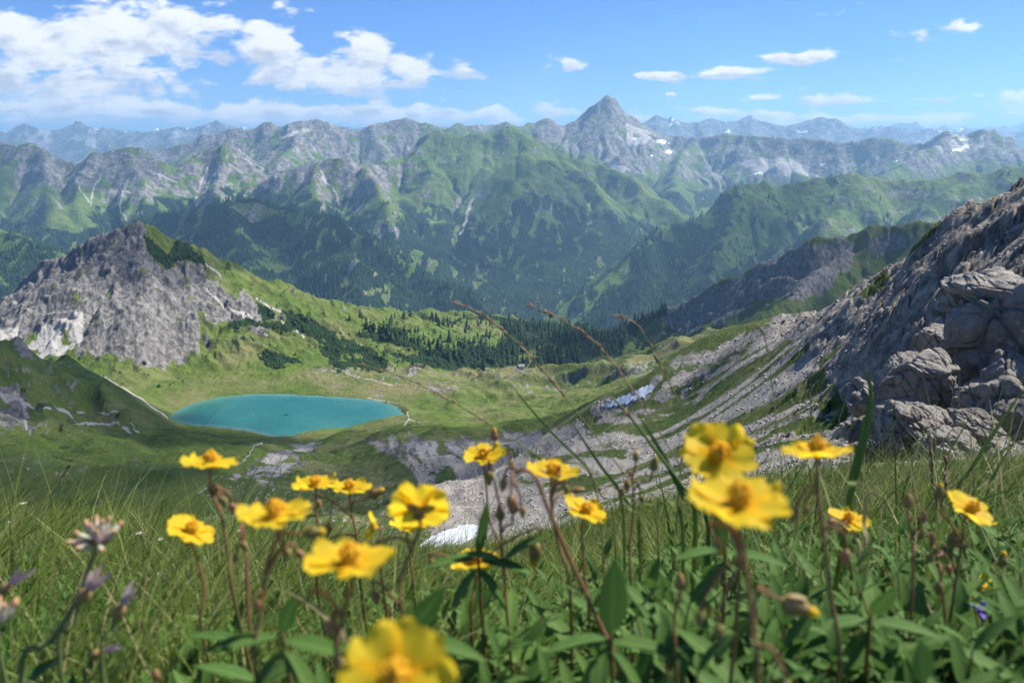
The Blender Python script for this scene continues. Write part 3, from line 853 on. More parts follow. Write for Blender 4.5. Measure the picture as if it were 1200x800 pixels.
def ground_z(x, y):
    x = np.atleast_1d(np.asarray(x, float)); y = np.atleast_1d(np.asarray(y, float))
    z = np.empty(x.shape)
    for k, lo, hi in (('slope', 0, 398), ('mid', 398, 1990), ('far', 1990, 1e9)):
        m = (y >= lo) & (y < hi)
        if m.any(): z[m] = sample_sheet(k, x[m], np.maximum(y[m], 6.6))
    return z


# ------------------------------------------------------------------ lake
wm, t, b = material('lake_water')
geo = t.new('ShaderNodeNewGeometry').outputs['Position']
n = t.noise(geo, .012, 4)
deep = t.mix(t.step(n, .35, .65), (.010, .098, .080), (.020, .125, .100))
t.put(b.inputs['Base Color'], t.mix(t.m('ADD', t.attr('shallow'), t.m('MULTIPLY', t.m('SUBTRACT', n, .5), .5), None, True), deep, (.08, .19, .14)))
b.inputs['Roughness'].default_value = .12; b.inputs['Specular IOR Level'].default_value = .5
t.put(b.inputs['Normal'], bump(t, t.m('ADD', t.noise(t.mapv(geo, (1, .35, 1)), .9, 4, .6), t.noise(geo, .08, 3)), .12, .5))
lp = np.array(LAKE); cen = np.array(on_lake(335, 486))
ts = np.linspace(0, 1, len(lp) * 6 + 1)[:-1] * len(lp)
lp2 = np.stack([np.interp(ts, np.arange(len(lp) + 1), np.append(lp[:, k], lp[0, k])) for k in (0, 1)], -1)
rings = [1.06, 1.0, .95, .88, .75, .5, .02]
V = np.concatenate([np.concatenate([cen + (lp2 - cen) * q, np.full((len(lp2), 1), LAKE_Z)], 1) for q in rings])
sh = np.repeat([1, .95, .45, .15, 0, 0, 0], len(lp2)).astype(float)
i_ = np.arange(len(V)).reshape(len(rings), -1); j_ = np.roll(i_, -1, 1)
F_ = np.stack([i_[:-1], j_[:-1], j_[1:], i_[1:]], -1).reshape(-1, 4)
o = mesh_np('lake', V, F_, wm, attrs={'shallow': sh}); tag(o, 'turquoise mountain lake in the green basin', 'lake', None, 'structure')
if o.data.polygons[0].normal.z < 0: o.data.flip_normals()
# ------------------------------------------------------------------ woods
def leaf_mat(name, c1, c2, scale):
    m, t, b = material(name)
    geo = t.new('ShaderNodeNewGeometry').outputs['Position']
    t.put(b.inputs['Base Color'], t.mix(t.noise(geo, scale, 3), c1, c2))
    b.inputs['Roughness'].default_value = .85; b.inputs['Specular IOR Level'].default_value = .1
    return m


M_SPRUCE = leaf_mat('spruce_needles', (.010, .026, .010), (.036, .070, .022), .02)
M_BARK = leaf_mat('spruce_bark', (.06, .045, .03), (.10, .08, .06), 2)


def spruce_unit(seed, tiers=3, sides=6):
    """a spruce 1 m tall: ragged drooping skirts of needles"""
    r = np.random.RandomState(seed)
    V, Fc = [], []
    for k in range(tiers):
        z0 = .06 + .88 * k / tiers * .92; z1 = min(1.0, z0 + .60 - .14 * k + .06 * (k == tiers - 1))
        if k == tiers - 1: z1 = 1.0
        rad = .20 * (1 - .78 * k / tiers)
        b = len(V); V.append((r.uniform(-.01, .01), r.uniform(-.01, .01), z1))
        for j in range(sides):
            a = TAU * (j + r.uniform(-.25, .25)) / sides
            q = rad * r.uniform(.62, 1.12)
            V.append((q * math.cos(a), q * math.sin(a), z0 + r.uniform(-.05, .05)))
        for j in range(sides): Fc.append((b, b + 1 + j, b + 1 + (j + 1) % sides))
    return np.array(V), np.array(Fc)


def scatter(name, pos, hgt, wid, seed, mat, tiers=3, sides=6, lean=.04):
    rs = np.random.RandomState(seed)
    units = [spruce_unit(seed + i, tiers, sides) for i in range(6)]
    Vs, Fs = [], []; off = 0
    pick = rs.randint(0, 6, len(pos))
    for u, (V, Fc) in enumerate(units):
        m = pick == u; n = m.sum()
        if not n: continue
        a = rs.rand(n) * TAU; ca, sa = np.cos(a)[:, None], np.sin(a)[:, None]
        h = hgt[m][:, None]; w = (wid[m] * hgt[m])[:, None]
        X = (V[:, 0] * ca - V[:, 1] * sa) * w; Y = (V[:, 0] * sa + V[:, 1] * ca) * w; Z = V[:, 2] * h
        X = X + Z * rs.uniform(-lean, lean, (n, 1))
        P = np.stack([X, Y, Z], -1) + pos[m][:, None, :]
        Vs.append(P.reshape(-1, 3))
        Fs.append((Fc[None] + (np.arange(n) * len(V))[:, None, None] + off).reshape(-1, 3)); off += n * len(V)
    return mesh_np(name, np.concatenate(Vs), np.concatenate(Fs), mat, smooth=False)


rs = np.random.RandomState(21)
def pick_sites(key, n, cond, spread=True):
    X, Y, Z, att, px, py = LAND[key]
    F = att['forest'].reshape(X.shape)
    w = F * cond(X, Y, Z, px, py)
    w = np.where((px > -120) & (px < 1320) & (py > 0) & (py < 700), w, 0)
    p = (w * Y ** -.0).ravel(); p = p / p.sum()
    i = rs.choice(X.size, n, p=p)
    fy, fx = np.unravel_index(i, X.shape)
    # jitter within the lattice
    fx = np.clip(fx + rs.uniform(-.5, .5, n), 0, X.shape[1] - 1.001); fy = np.clip(fy + rs.uniform(-.5, .5, n), 0, X.shape[0] - 1.001)
    ix = fx.astype(int); iy = fy.astype(int); u = fx - ix; v = fy - iy
    def L(A): return (A[iy, ix] * (1 - u) + A[iy, ix + 1] * u) * (1 - v) + (A[iy + 1, ix] * (1 - u) + A[iy + 1, ix + 1] * u) * v
    return np.stack([L(X), L(Y), L(Z)], -1)


s_ = pick_sites('far', 52000, lambda X, Y, Z, px, py: (Y < 5200) * (Y > 2000))
h = rs.uniform(13, 30, len(s_)) * (1 + .0 * s_[:, 1]) * np.where(s_[:, 1] > 3500, 1.15, .95)
s_[:, 2] -= 1.5
o = scatter('spruce_forest', s_, h, rs.uniform(.85, 1.35, len(s_)), 300, M_SPRUCE, 2, 5)
tag(o, 'dark spruce forest covering the slopes of the valley', 'forest', None, 'stuff')

# mountain pine scrub on the right flank of the grey peak and in the dip beyond the knolls
s_ = pick_sites('mid', 9000, lambda X, Y, Z, px, py: (Y > 850) * 1.0)
h = rs.uniform(2.0, 4.5, len(s_)); s_[:, 2] -= .4
o = scatter('pine_scrub', s_, h, rs.uniform(2.2, 4.0, len(s_)), 340, M_SPRUCE, 2, 6, .2)
tag(o, 'low dark mountain pine scrub on the flank of the grey peak', 'scrub', None, 'stuff')

# single spruces that can be told apart beyond the knolls
rs = np.random.RandomState(5)
def spruce_sites():
    out = []
    for key in ('mid', 'far'):
        X, Y, Z, att, px, py = LAND[key]
        w = np.zeros(X.shape)
        band = (px > 395) & (px < 690) & (py < 432 - 0.0 * px) & (py > 372) & (Y > 1150) & (Y < 2900)
        band |= (px > 640) & (px < 800) & (py < 420) & (py > 350) & (Y > 1100) & (Y < 2400)
        w[band] = np.clip(att['forest'].reshape(X.shape)[band] * (.75 + 1.2 * fbm(X[band] / 120, Y[band] / 120, 3, 211)) + .015, 0, 1)
        out.append((X, Y, Z, w))
    tot = sum(o[3].sum() for o in out)
    P_ = []
    for X, Y, Z, w in out:
        if w.sum() == 0: continue
        i = rs.choice(X.size, int(1500 * w.sum() / tot), p=(w / w.sum()).ravel())
        P_.append(np.stack([X.ravel()[i], Y.ravel()[i], Z.ravel()[i]], -1))
    return np.concatenate(P_)
ss = spruce_sites()
ss = ss[np.argsort(ss[:, 1] + rs.uniform(0, 250, len(ss)))]
protos = []
for k in range(5):
    V, Fc = spruce_unit(700 + k, 6, 9)
    me_o = mesh_np('spruce_tree', V * np.array([1.0, 1.0, 1.0]), Fc, M_SPRUCE, smooth=False)
    protos.append(me_o)
for i in range(min(290, len(ss))):
    if i < 5: o = protos[i]
    else:
        o = protos[i % 5].copy(); COL.objects.link(o)
    hh = rs.uniform(11, 22)
    o.location = (ss[i, 0], ss[i, 1], ss[i, 2] - .5); o.scale = (hh * rs.uniform(.9, 1.3), hh * rs.uniform(.9, 1.3), hh); o.rotation_euler = (0, 0, rs.uniform(0, TAU))
    tag(o, 'small dark spruce on the wooded drop behind the stony knolls', 'spruce tree', 'spruces behind the stony knolls')
rest = ss[290:]
if len(rest):
    o = scatter('spruce_wood', rest - np.array([0, 0, .5]), rs.uniform(11, 22, len(rest)), rs.uniform(.9, 1.3, len(rest)), 350, M_SPRUCE, 4, 7)
    tag(o, 'spruce wood on the drop behind the stony knolls', 'wood', None, 'stuff')

# ------------------------------------------------------------------ clouds above the frame whose shadows lie on the land
mc = bpy.data.materials.new('cloud'); mc.use_nodes = True
t = NT(mc.node_tree); mc.node_tree.nodes.remove(mc.node_tree.nodes['Principled BSDF'])
df = t.new('ShaderNodeBsdfDiffuse'); df.inputs[0].default_value = (.85, .86, .88, 1)
tr = t.new('ShaderNodeBsdfTransparent'); mx = t.new('ShaderNodeMixShader')
geo = t.new('ShaderNodeNewGeometry').outputs['Position']
oi = t.new('ShaderNodeObjectInfo').outputs['Alpha']
t.put(mx.inputs[0], t.m('MULTIPLY', t.step(t.noise(geo, .004, 4), .25, .6, .15, .5), oi)); t.l.new(tr.outputs[0], mx.inputs[1]); t.l.new(df.outputs[0], mx.inputs[2])
t.l.new(mx.outputs[0], mc.node_tree.nodes['Material Output'].inputs[0])
SUN_EL, SUN_AZ = math.radians(50), math.radians(62)
SD = np.array([math.sin(SUN_AZ) * math.cos(SUN_EL), math.cos(SUN_AZ) * math.cos(SUN_EL), math.sin(SUN_EL)])


def cloud(target, alt, rx, ry, seed, label, thick=.8):
    """a flat-based heap of cloud that shades the target"""
    t_ = (alt - target[2]) / SD[2]
    c = np.array(target) + SD * t_
    bm = bmesh.new(); bmesh.ops.create_icosphere(bm, subdivisions=5, radius=1)
    v = np.array([p.co[:] for p in bm.verts]); f = np.array([[q.index for q in fc.verts] for fc in bm.faces]); bm.free()
    n = 1 + .35 * fbm(v[:, 0] * 1.5 + seed, v[:, 1] * 1.5 + v[:, 2] * .7, 4, seed) + .12 * np.abs(fbm(v[:, 0] * 5, v[:, 1] * 5 + v[:, 2] * 3, 3, seed + 5))
    v = v * n[:, None]
    v[:, 2] = np.where(v[:, 2] < -.15, -.15 + (v[:, 2] + .15) * .15, v[:, 2])
    o = mesh_np('cloud', v * np.array([rx, ry, min(rx, ry) * .35]), f, mc)
    o.location = c; o.color = (1, 1, 1, thick)
    tag(o, label, 'cloud', None, 'structure')


cloud((40, 60, -30), 1500, 330, 400, 401, 'thin cloud overhead that shades the flowers and the upper slope', .16)
cloud((-330, 470, -160), 1550, 330, 260, 402, 'cloud overhead that shades the green bowl below the lake', .75)
cloud((470, 1430, -220), 1500, 300, 260, 403, 'cloud added out of view overhead to shade the dark cliff ridge')  # unseen cloud, added to keep the sun off the cliff face
cloud((-480, 1200, -130), 1600, 90, 130, 404, 'small cloud that shades the top of the grey peak')
cloud((-1500, 4000, -600), 1700, 800, 600, 405, 'cloud over the wooded slopes left of the valley', .8)
cloud((150, 5300, -450), 1800, 450, 600, 406, 'cloud over the spur of the green grassy mountain')
cloud((-3600, 5600, -300), 1800, 900, 500, 407, 'cloud over the grey mountain row at the left', .5)
cloud((1250, 4150, -350), 1700, 300, 450, 408, 'cloud over the near end of the long green ridge')
cloud((-350, 640, -230), 1700, 170, 110, 409, 'cloud that shades the near end of the lake')
# ------------------------------------------------------------------ rocks of the slope on the right
def rock_material(name, base, scale):
    m, t, b = material(name)
    oc = t.new('ShaderNodeTexCoord').outputs['Object']
    geo = t.new('ShaderNodeNewGeometry').outputs['Position']
    n1 = t.noise(geo, scale * .6, 8, .65); n2 = t.noise(geo, scale * 6, 8, .75)
    cr = t.vor(t.mapv(geo, (1.1, .8, 1.0), (.5, .7, .3)), scale * .8, 'DISTANCE_TO_EDGE')
    lay = t.noise(t.mapv(geo, (1.8, .6, .8), (.4, .6, .2)), scale * .8, 6, .7, .4)
    c = t.mix(t.step(n1, .35, .66), tuple(q * .55 for q in base), base)
    c = t.mix(t.step(lay, .5, .75, 0, .4), c, tuple(q * .42 for q in base))
    c = t.mix(t.step(n2, .52, .72, 0, .75), c, tuple(q * 1.7 for q in base))
    c = t.mix(t.step(n2, .46, .30, 0, .6), c, tuple(q * .3 for q in base))
    ru = t.noise(geo, scale * .35, 4)
    c = t.mix(t.step(ru, .63, .75, 0, .45), c, (.20, .11, .055))
    t.put(b.inputs['Base Color'], c); b.inputs['Roughness'].default_value = .9
    h = t.m('ADD', t.m('MULTIPLY', t.step(cr, 0, .07), .35), t.m('ADD', t.m('MULTIPLY', n1, .9), t.m('ADD', t.m('MULTIPLY', n2, .35), t.m('MULTIPLY', lay, .3))))
    t.put(b.inputs['Normal'], bump(t, h, .22 / scale, .9))
    return m


M_ROCK = rock_material('weathered_limestone', (.31, .283, .243), 1.6)
M_STONE = rock_material('scree_stone', (.40, .375, .335), 5)


def rock_shape(seed, sub=5, planes=16, amp=.05, flat=1.0):
    r = np.random.RandomState(seed)
    bm = bmesh.new(); bmesh.ops.create_icosphere(bm, subdivisions=sub, radius=1)
    v = np.array([p.co[:] for p in bm.verts]); f = np.array([[q.index for q in fc.verts] for fc in bm.faces]); bm.free()
    n = r.normal(size=(planes, 3)); n /= np.linalg.norm(n, axis=1, keepdims=True)
    d = r.uniform(.52, .92, planes)
    dots = v @ n.T
    rad = np.where(dots > .05, d[None] / np.maximum(dots, .05), 9)
    k = 34.0 if sub > 4 else 18.0
    rr = -np.log(np.exp(-k * np.minimum(rad, 1.25)).sum(1) + math.exp(-k * 1.2)) / k
    q = v * rr[:, None]
    s = seed * .37
    if amp:
        a = fbm(q[:, 0] * 2.2 + s, q[:, 1] * 2.2 + q[:, 2] * 1.3, 4, 221) + fbm(q[:, 2] * 2.4 - s, q[:, 0] * 1.4 - q[:, 1], 4, 225)
        f1, f2, _ = worley(q[:, 0] * 1.5 + q[:, 2] * 1.0 + s, q[:, 1] * 1.4 - q[:, 2] * 1.3, 6)
        g1, g2, gid = worley(q[:, 0] * 1.1 - q[:, 1] * 1.3 + s, q[:, 2] * 1.5 + q[:, 0] * .4 + 5, 8)
        h1, h2, hid = worley(q[:, 0] * 3.2 + q[:, 2] * 2.2 + s, q[:, 1] * 3.1 - q[:, 2] * 2.6 + 5, 9)
        q = q * (1 + amp * a + .20 * (gid - .5) + .07 * (hid - .5) - amp * 1.3 * np.exp(-((f2 - f1) / .05) ** 2) - .10 * np.exp(-((g2 - g1) / .05) ** 2))[:, None]
    return q, f


def boulder(px, py, Y, sx, sy, sz, seed, rot, label, name='boulder'):
    q, f = rock_shape(seed, 6, 22, .085)
    q = q * np.array([sx, sy, sz])
    c, s = math.cos(rot[2]), math.sin(rot[2])
    M = Matrix.Rotation(rot[2], 3, 'Z') @ Matrix.Rotation(rot[1], 3, 'Y') @ Matrix.Rotation(rot[0], 3, 'X')
    q = q @ np.array(M).T
    o = mesh_np(name, q, f, M_ROCK)
    o.location = at(px, py, Y)
    tag(o, label, name)
    return o


boulder(1205, 395, 13.5, 1.35, 1.5, 1.55, 11, (0, .25, .3), 'big dark limestone block at the right edge, above the grass')
boulder(1165, 345, 14.0, .75, 1.0, .38, 12, (.1, -.2, .2), 'flat pale limestone slab capping the dark blocks at the right edge')
boulder(1125, 352, 14.8, .42, .6, .42, 13, (.2, .1, .6), 'rounded pale limestone nose jutting left beneath the slab')
boulder(1090, 455, 13.0, .78, .8, .80, 14, (.1, .2, .9), 'cracked grey limestone block left of the dark cleft')
boulder(1165, 480, 11.8, .75, .8, .80, 15, (.3, .1, .4), 'brown-stained limestone block right of the dark cleft')
boulder(1060, 505, 11.2, .55, .6, .42, 16, (.1, .3, .2), 'low pale limestone block at the top of the grass')
boulder(1110, 530, 10.3, .50, .5, .36, 17, (.2, .1, .8), 'small broken limestone block in front of the dark cleft')
boulder(1185, 545, 10.0, .60, .5, .36, 18, (0, .2, .1), 'limestone block half hidden by grass at the right edge')
boulder(1020, 470, 15.5, .60, .7, .42, 19, (.2, .1, .5), 'light grey limestone block lying highest on the left of the outcrop')

more = [(1100, 400, 16.5, .7, .5, .5, 'dark jagged block left of the pale nose'), (1062, 440, 15.5, .45, .5, .4, 'grey block above the pale block at the top of the grass'), (1130, 420, 14.2, .35, .5, .55, 'narrow block wedged in the dark cleft'),
        (1145, 510, 10.8, .42, .4, .36, 'broken block in the grass below the brown-stained one'), (1040, 530, 11.0, .36, .4, .26, 'low angular block at the left foot of the outcrop'), (1185, 440, 12.6, .5, .6, .5, 'block filling the gap under the big dark one'),
        (1085, 500, 11.6, .4, .45, .36, 'angular block below the cracked grey one'), (1010, 505, 14.0, .4, .5, .28, 'small light block farthest left of the outcrop'), (1150, 385, 14.6, .5, .6, .42, 'block under the pale slab'), (1215, 500, 11.0, .6, .6, .5, 'dark block cut by the right edge above the grass')]
for i, (px, py, Y, a_, b_2, c_2, what) in enumerate(more):
    boulder(px, py, Y, a_ * 1.15, b_2, c_2 * 1.1, 140 + i * 3, (.2 * i % 1, .3 - .1 * (i % 5), i * .7), 'limestone ' + what)

# loose stones lying on the slope
rs = np.random.RandomState(77)
units = [rock_shape(500 + i, 1, 7, 0) for i in range(6)]
def stones(name, n, cond, smin, smax, seed, label):
    rs = np.random.RandomState(seed)
    X, Y, Z, att, px, py = LAND['slope']
    w = cond(X, Y, Z, px, py) * (1 - att['grass'].reshape(X.shape)).clip(0.02, 1)
    w = np.where((px > -60) & (px < 1260) & (py > 150) & (py < 700), w, 0)
    i = rs.choice(X.size, n, p=(w / w.sum()).ravel())
    P = np.stack([X.ravel()[i], Y.ravel()[i], Z.ravel()[i]], -1)
    P[:, :2] += rs.normal(size=(n, 2)) * P[:, 1:2] * .001
    Vs, Fs = [], []; off = 0; pick = rs.randint(0, 6, n)
    for u, (V, F_) in enumerate(units):
        m = pick == u; k = m.sum()
        a = rs.rand(k) * TAU; ca, sa = np.cos(a)[:, None], np.sin(a)[:, None]
        sz = (smin + (smax - smin) * rs.rand(k) ** 4) * (.35 + P[m, 1] / 110)
        q = np.stack([V[:, 0] * ca - V[:, 1] * sa, V[:, 0] * sa + V[:, 1] * ca, V[:, 2] * rs.uniform(.45, .9, (k, 1))], -1) * sz[:, None, None]
        Vs.append((q + P[m][:, None]).reshape(-1, 3)); Fs.append((F_[None] + (np.arange(k) * len(V))[:, None, None] + off).reshape(-1, 3)); off += k * len(V)
    o = mesh_np(name, np.concatenate(Vs), np.concatenate(Fs), M_STONE, smooth=False)
    tag(o, label, 'rubble', None, 'stuff')
stones('rubble', 30000, lambda X, Y, Z, px, py: (Y < 380) * (Y > 9) * (1 + 0 * px), .04, .30, 801, 'loose grey limestone rubble strewn over the slope')


# ------------------------------------------------------------------ snow, paths, hut
def drape(name, key, polys, lift, mat, label, cat, wob=1.5):
    """a thin sheet that follows the ground inside outlines traced from the photograph"""
    X, Y, Z, att, px, py = LAND[key]
    m = np.zeros(X.shape, bool)
    for poly, y0, y1 in polys:
        m |= (poly_sd(px + wob * fbm(X / 4, Y / 4, 3, 401), py + wob * .5 * fbm(X / 4, Y / 4, 3, 403), poly, 8) < 0) & (Y > y0) & (Y < y1)
    if m.sum() < 4: print('empty drape', name); return
    co = np.stack([X, Y, Z + lift], -1).reshape(-1, 3)
    mm = m[:-1, :-1] & m[1:, 1:] & m[1:, :-1] & m[:-1, 1:]
    c, f, _ = compact(co, grid_faces(*X.shape, mm), {})
    o = mesh_np(name, c, f, mat); tag(o, label, cat, None, 'structure')
    return o


M_SNOW, t, b = material('old_snow')
geo = t.new('ShaderNodeNewGeometry').outputs['Position']
t.put(b.inputs['Base Color'], t.mix(t.noise(geo, .6, 6, .7), (.55, .56, .60), (.80, .82, .86))); b.inputs['Roughness'].default_value = .6
t.put(b.inputs['Normal'], bump(t, t.noise(geo, .8, 5, .6), .3, .6))
M_PATH, t, b = material('trodden_path')
geo = t.new('ShaderNodeNewGeometry').outputs['Position']
t.put(b.inputs['Base Color'], t.mix(t.noise(geo, .8, 5, .7), (.26, .235, .20), (.38, .35, .30)))
drape('snow_patch', 'slope', [([(702, 474), (724, 466), (744, 457), (764, 449), (770, 456), (756, 467), (736, 475), (708, 480)], 60, 400)], .25, M_SNOW, 'long white snow patch below the grey rock rim', 'snow patch')
drape('snow_patch', 'slope', [([(490, 640), (500, 632), (520, 622), (545, 614), (566, 616), (566, 626), (540, 640), (515, 650), (492, 650)], 60, 400)], .25, M_SNOW, 'snow patch at the bottom of the scree behind the yellow flowers', 'snow patch')


def strip(pts, w):
    p = np.array(pts, float); p = spline2(p, 5); T = np.gradient(p, axis=0); N = np.stack([-T[:, 1], T[:, 0] * .8], -1); N /= np.linalg.norm(N, axis=1, keepdims=True)
    p = p + N * (gn(np.arange(len(p)) / 3.0, np.zeros(len(p)), 5) * w * .9)[:, None]
    return [tuple(q) for q in np.concatenate([p + N * w * .5, (p - N * w * .5)[::-1]])]
def spline2(p, k):
    t_ = np.linspace(0, len(p) - 1, (len(p) - 1) * k + 1)
    return np.stack([np.interp(t_, np.arange(len(p)), p[:, i]) for i in range(2)], -1)
drape('path', 'mid', [(strip([(308, 518), (298, 523), (292, 532), (286, 540), (281, 543)], 2.8), 395, 690)], .2, M_PATH, 'pale footpath winding down the green bowl', 'path', .6)
drape('path', 'slope', [(strip([(288, 538), (280, 545), (262, 556), (245, 568), (232, 580), (222, 590)], 3.0), 60, 400)], .15, M_PATH, 'pale footpath coming up the bowl toward the bank', 'path', .6)
drape('path', 'mid', [(strip([(396, 432), (412, 440), (436, 446), (462, 452)], 2.2), 800, 1200)], .4, M_PATH, 'pale track across the knolls behind the lake', 'path', .5)
drape('path', 'mid', [(strip([(478, 492), (492, 495), (505, 502)], 1.8), 600, 900)], .3, M_PATH, 'pale footpath at the right end of the lake', 'path', .5)
drape('path', 'mid', [(strip([(118, 440), (140, 452), (165, 468), (185, 482), (198, 490)], 2.2), 600, 1200)], .4, M_PATH, 'pale track coming down to the left end of the lake', 'path', .5)
drape('shore', 'mid', [(strip([(474, 500), (479, 490), (477, 480), (462, 472), (430, 467)], 2.5), 600, 900)], .12, M_PATH, 'pale gravel shore at the right end of the lake', 'shore', .8)

# tiny white hut on the crest of the knolls
bx_, by_ = 613, 424
Xm, Ym, Zm2, att_, pxm, pym = LAND['mid']
cand = (np.abs(pxm - bx_) < 2) & (Ym > 800) & (Ym < 1100)
i = np.argmin(np.where(cand, pym, 1e9)); hx, hy, hz = Xm.ravel()[i], Ym.ravel()[i], Zm2.ravel()[i]
th = empty('hut', (hx, hy, hz - .3)); tag(th, 'tiny white hut on the crest of the knolls', 'hut')
M_WALL, t, b = material('white_wall'); b.inputs['Base Color'].default_value = (.75, .74, .70, 1)
M_ROOF, t, b = material('shingle_roof'); b.inputs['Base Color'].default_value = (.30, .28, .26, 1)
def prism(name, V, F, mat, par):
    me = bpy.data.meshes.new(name); me.from_pydata(V, [], F); me.materials.append(mat)
    o = bpy.data.objects.new(name, me); COL.objects.link(o); o.parent = par; return o
a_, b2, h_, r_h = 3.6, 2.4, 2.6, 4.0
prism('wall', [(-a_, -b2, -1), (a_, -b2, -1), (a_, b2, -1), (-a_, b2, -1), (-a_, -b2, h_), (a_, -b2, h_), (a_, b2, h_), (-a_, b2, h_), (-a_, 0, r_h), (a_, 0, r_h)],
      [(0, 1, 5, 4), (2, 3, 7, 6), (1, 2, 6, 9, 5), (3, 0, 4, 8, 7), (3, 2, 1, 0)], M_WALL, th)
e = .35
prism('roof', [(-a_ - e, -b2 - e, h_ - .15), (a_ + e, -b2 - e, h_ - .15), (a_ + e, 0, r_h + .05), (-a_ - e, 0, r_h + .05), (-a_ - e, b2 + e, h_ - .15), (a_ + e, b2 + e, h_ - .15),
               (-a_ - e, -b2 - e, h_ + .05), (a_ + e, -b2 - e, h_ + .05), (a_ + e, 0, r_h + .28), (-a_ - e, 0, r_h + .28), (-a_ - e, b2 + e, h_ + .05), (a_ + e, b2 + e, h_ + .05)],
      [(6, 7, 8, 9), (9, 8, 11, 10), (0, 3, 2, 1), (3, 4, 5, 2), (0, 1, 7, 6), (4, 10, 11, 5), (0, 6, 9, 3), (3, 9, 10, 4), (1, 2, 8, 7), (2, 5, 11, 8)], M_ROOF, th)
prism('door', [(-.5, -b2 - .05, -.2), (.5, -b2 - .05, -.2), (.5, -b2 - .05, 1.8), (-.5, -b2 - .05, 1.8), (-.5, -b2 + .02, -.2), (.5, -b2 + .02, -.2), (.5, -b2 + .02, 1.8), (-.5, -b2 + .02, 1.8)],
      [(0, 1, 2, 3), (4, 7, 6, 5), (0, 4, 5, 1), (3, 2, 6, 7), (0, 3, 7, 4), (1, 5, 6, 2)], M_ROOF, th)
# pale islet in the lake
q, f = rock_shape(61, 3, 12, .05)
lx, ly = on_lake(296, 487)
o = mesh_np('rock', q * np.array([1.6, 1.3, .8]), f, M_STONE); o.location = (lx, ly, LAKE_Z + .1)
tag(o, 'small pale rock sticking out of the lake', 'rock')
# ------------------------------------------------------------------ the flowery bank in front of the camera
def bank_z(x, y):
    return near_base(x, y)


X, Y = sheet(np.linspace(-1.5, 1.5, 420), np.concatenate([np.linspace(.04, .3, 12), np.exp(np.linspace(math.log(.32), math.log(9.2), 300))]))
Z = near_base(X, Y) + (.03 * fbm(X / .25, Y / .25, 4, 241) * sstep(.3, 1.2, Y) + .012) * sstep(9.2, 8.0, Y) - .02 * sstep(8.0, 9.2, Y)
m, t, b = material('meadow_soil')
geo = t.new('ShaderNodeNewGeometry').outputs['Position']
n = t.noise(geo, 9, 6, .7); n2 = t.noise(geo, 60, 5, .7)
c = t.mix(t.step(n, .38, .6), (.028, .045, .012), (.055, .075, .02)); c = t.mix(t.step(n2, .5, .7, 0, .6), c, (.10, .085, .04))
t.put(b.inputs['Base Color'], c); t.put(b.inputs['Normal'], bump(t, n2, .02, 1))
o = mesh_np('meadow', np.stack([X, Y, Z], -1).reshape(-1, 3), grid_faces(*X.shape), m)
tag(o, 'sloping alpine meadow bank in front of the camera', 'meadow', None, 'structure')
MEADOW_X, MEADOW_Y, MEADOW_Z = X, Y, Z


def bank(x, y):
    """height of the bank's surface"""
    X, Y, Z = MEADOW_X, MEADOW_Y, MEADOW_Z
    y = np.clip(np.asarray(y, float), .05, 9.1); x = np.asarray(x, float)
    fa = np.interp(x / y, X[0] / Y[0], np.arange(X.shape[1])); fy_ = np.interp(y, Y[:, 0], np.arange(X.shape[0]))
    ix = np.clip(fa.astype(int), 0, X.shape[1] - 2); iy = np.clip(fy_.astype(int), 0, X.shape[0] - 2); fa = fa - ix; fy_ = fy_ - iy
    return (Z[iy, ix] * (1 - fa) + Z[iy, ix + 1] * fa) * (1 - fy_) + (Z[iy + 1, ix] * (1 - fa) + Z[iy + 1, ix + 1] * fa) * fy_


def green_mat(name, c1, c2, trans=.35, tint=None, rough=.5):
    """leaf or petal that lets some light through; a per-blade value picks between two colours"""
    m = bpy.data.materials.new(name); m.use_nodes = True
    t = NT(m.node_tree); b = m.node_tree.nodes['Principled BSDF']
    v = t.attr('tone')
    c = t.mix(v, c1, c2)
    if name == 'leaf':
        c = t.mix(t.step(t.attr('vein'), .80, .97, 0, .5), c, (.16, .25, .07))
        c = t.mix(t.step(t.noise(t.new('ShaderNodeNewGeometry').outputs['Position'], 220, 4), .45, .7, 0, .35), c, (.12, .17, .04))
    if tint: c = t.mix(t.step(v, .86, .95), c, tint)
    t.put(b.inputs['Base Color'], c); b.inputs['Roughness'].default_value = rough; b.inputs['Specular IOR Level'].default_value = .18
    tl = t.new('ShaderNodeBsdfTranslucent'); t.put(tl.inputs[0], t.mix(.5, c, (.25, .38, .04), 'MULTIPLY') if False else c)
    mx = t.new('ShaderNodeMixShader'); mx.inputs[0].default_value = trans
    t.l.new(b.outputs[0], mx.inputs[1]); t.l.new(tl.outputs[0], mx.inputs[2])
    t.l.new(mx.outputs[0], m.node_tree.nodes['Material Output'].inputs[0])
    return m


M_GRASS = green_mat('grass_blade', (.078, .135, .018), (.23, .28, .06), .35, (.34, .29, .13))
M_LEAF = green_mat('leaf', (.045, .115, .020), (.095, .185, .034), .3, None, .7)
M_STEM = green_mat('stem', (.13, .16, .04), (.27, .12, .06), .15)
M_GSTEM = green_mat('grass_stem', (.10, .17, .04), (.32, .30, .13), .2)
M_HEAD = green_mat('seed_husk', (.22, .11, .06), (.45, .32, .19), .2)
M_SEPAL = green_mat('sepal', (.26, .25, .07), (.42, .22, .11), .25)
M_WHITE = green_mat('white_petal', (.62, .60, .52), (.75, .74, .68), .3)
M_PINK = green_mat('faded_pink_petal', (.50, .32, .33), (.64, .52, .46), .35)
M_CREAM = green_mat('cream_calyx', (.60, .54, .40), (.66, .60, .46), .35)
M_ORANGE = green_mat('orange_tip', (.66, .36, .20), (.70, .42, .22), .3)
M_PURPLE = green_mat('purple_petal', (.14, .07, .48), (.22, .12, .62), .35)
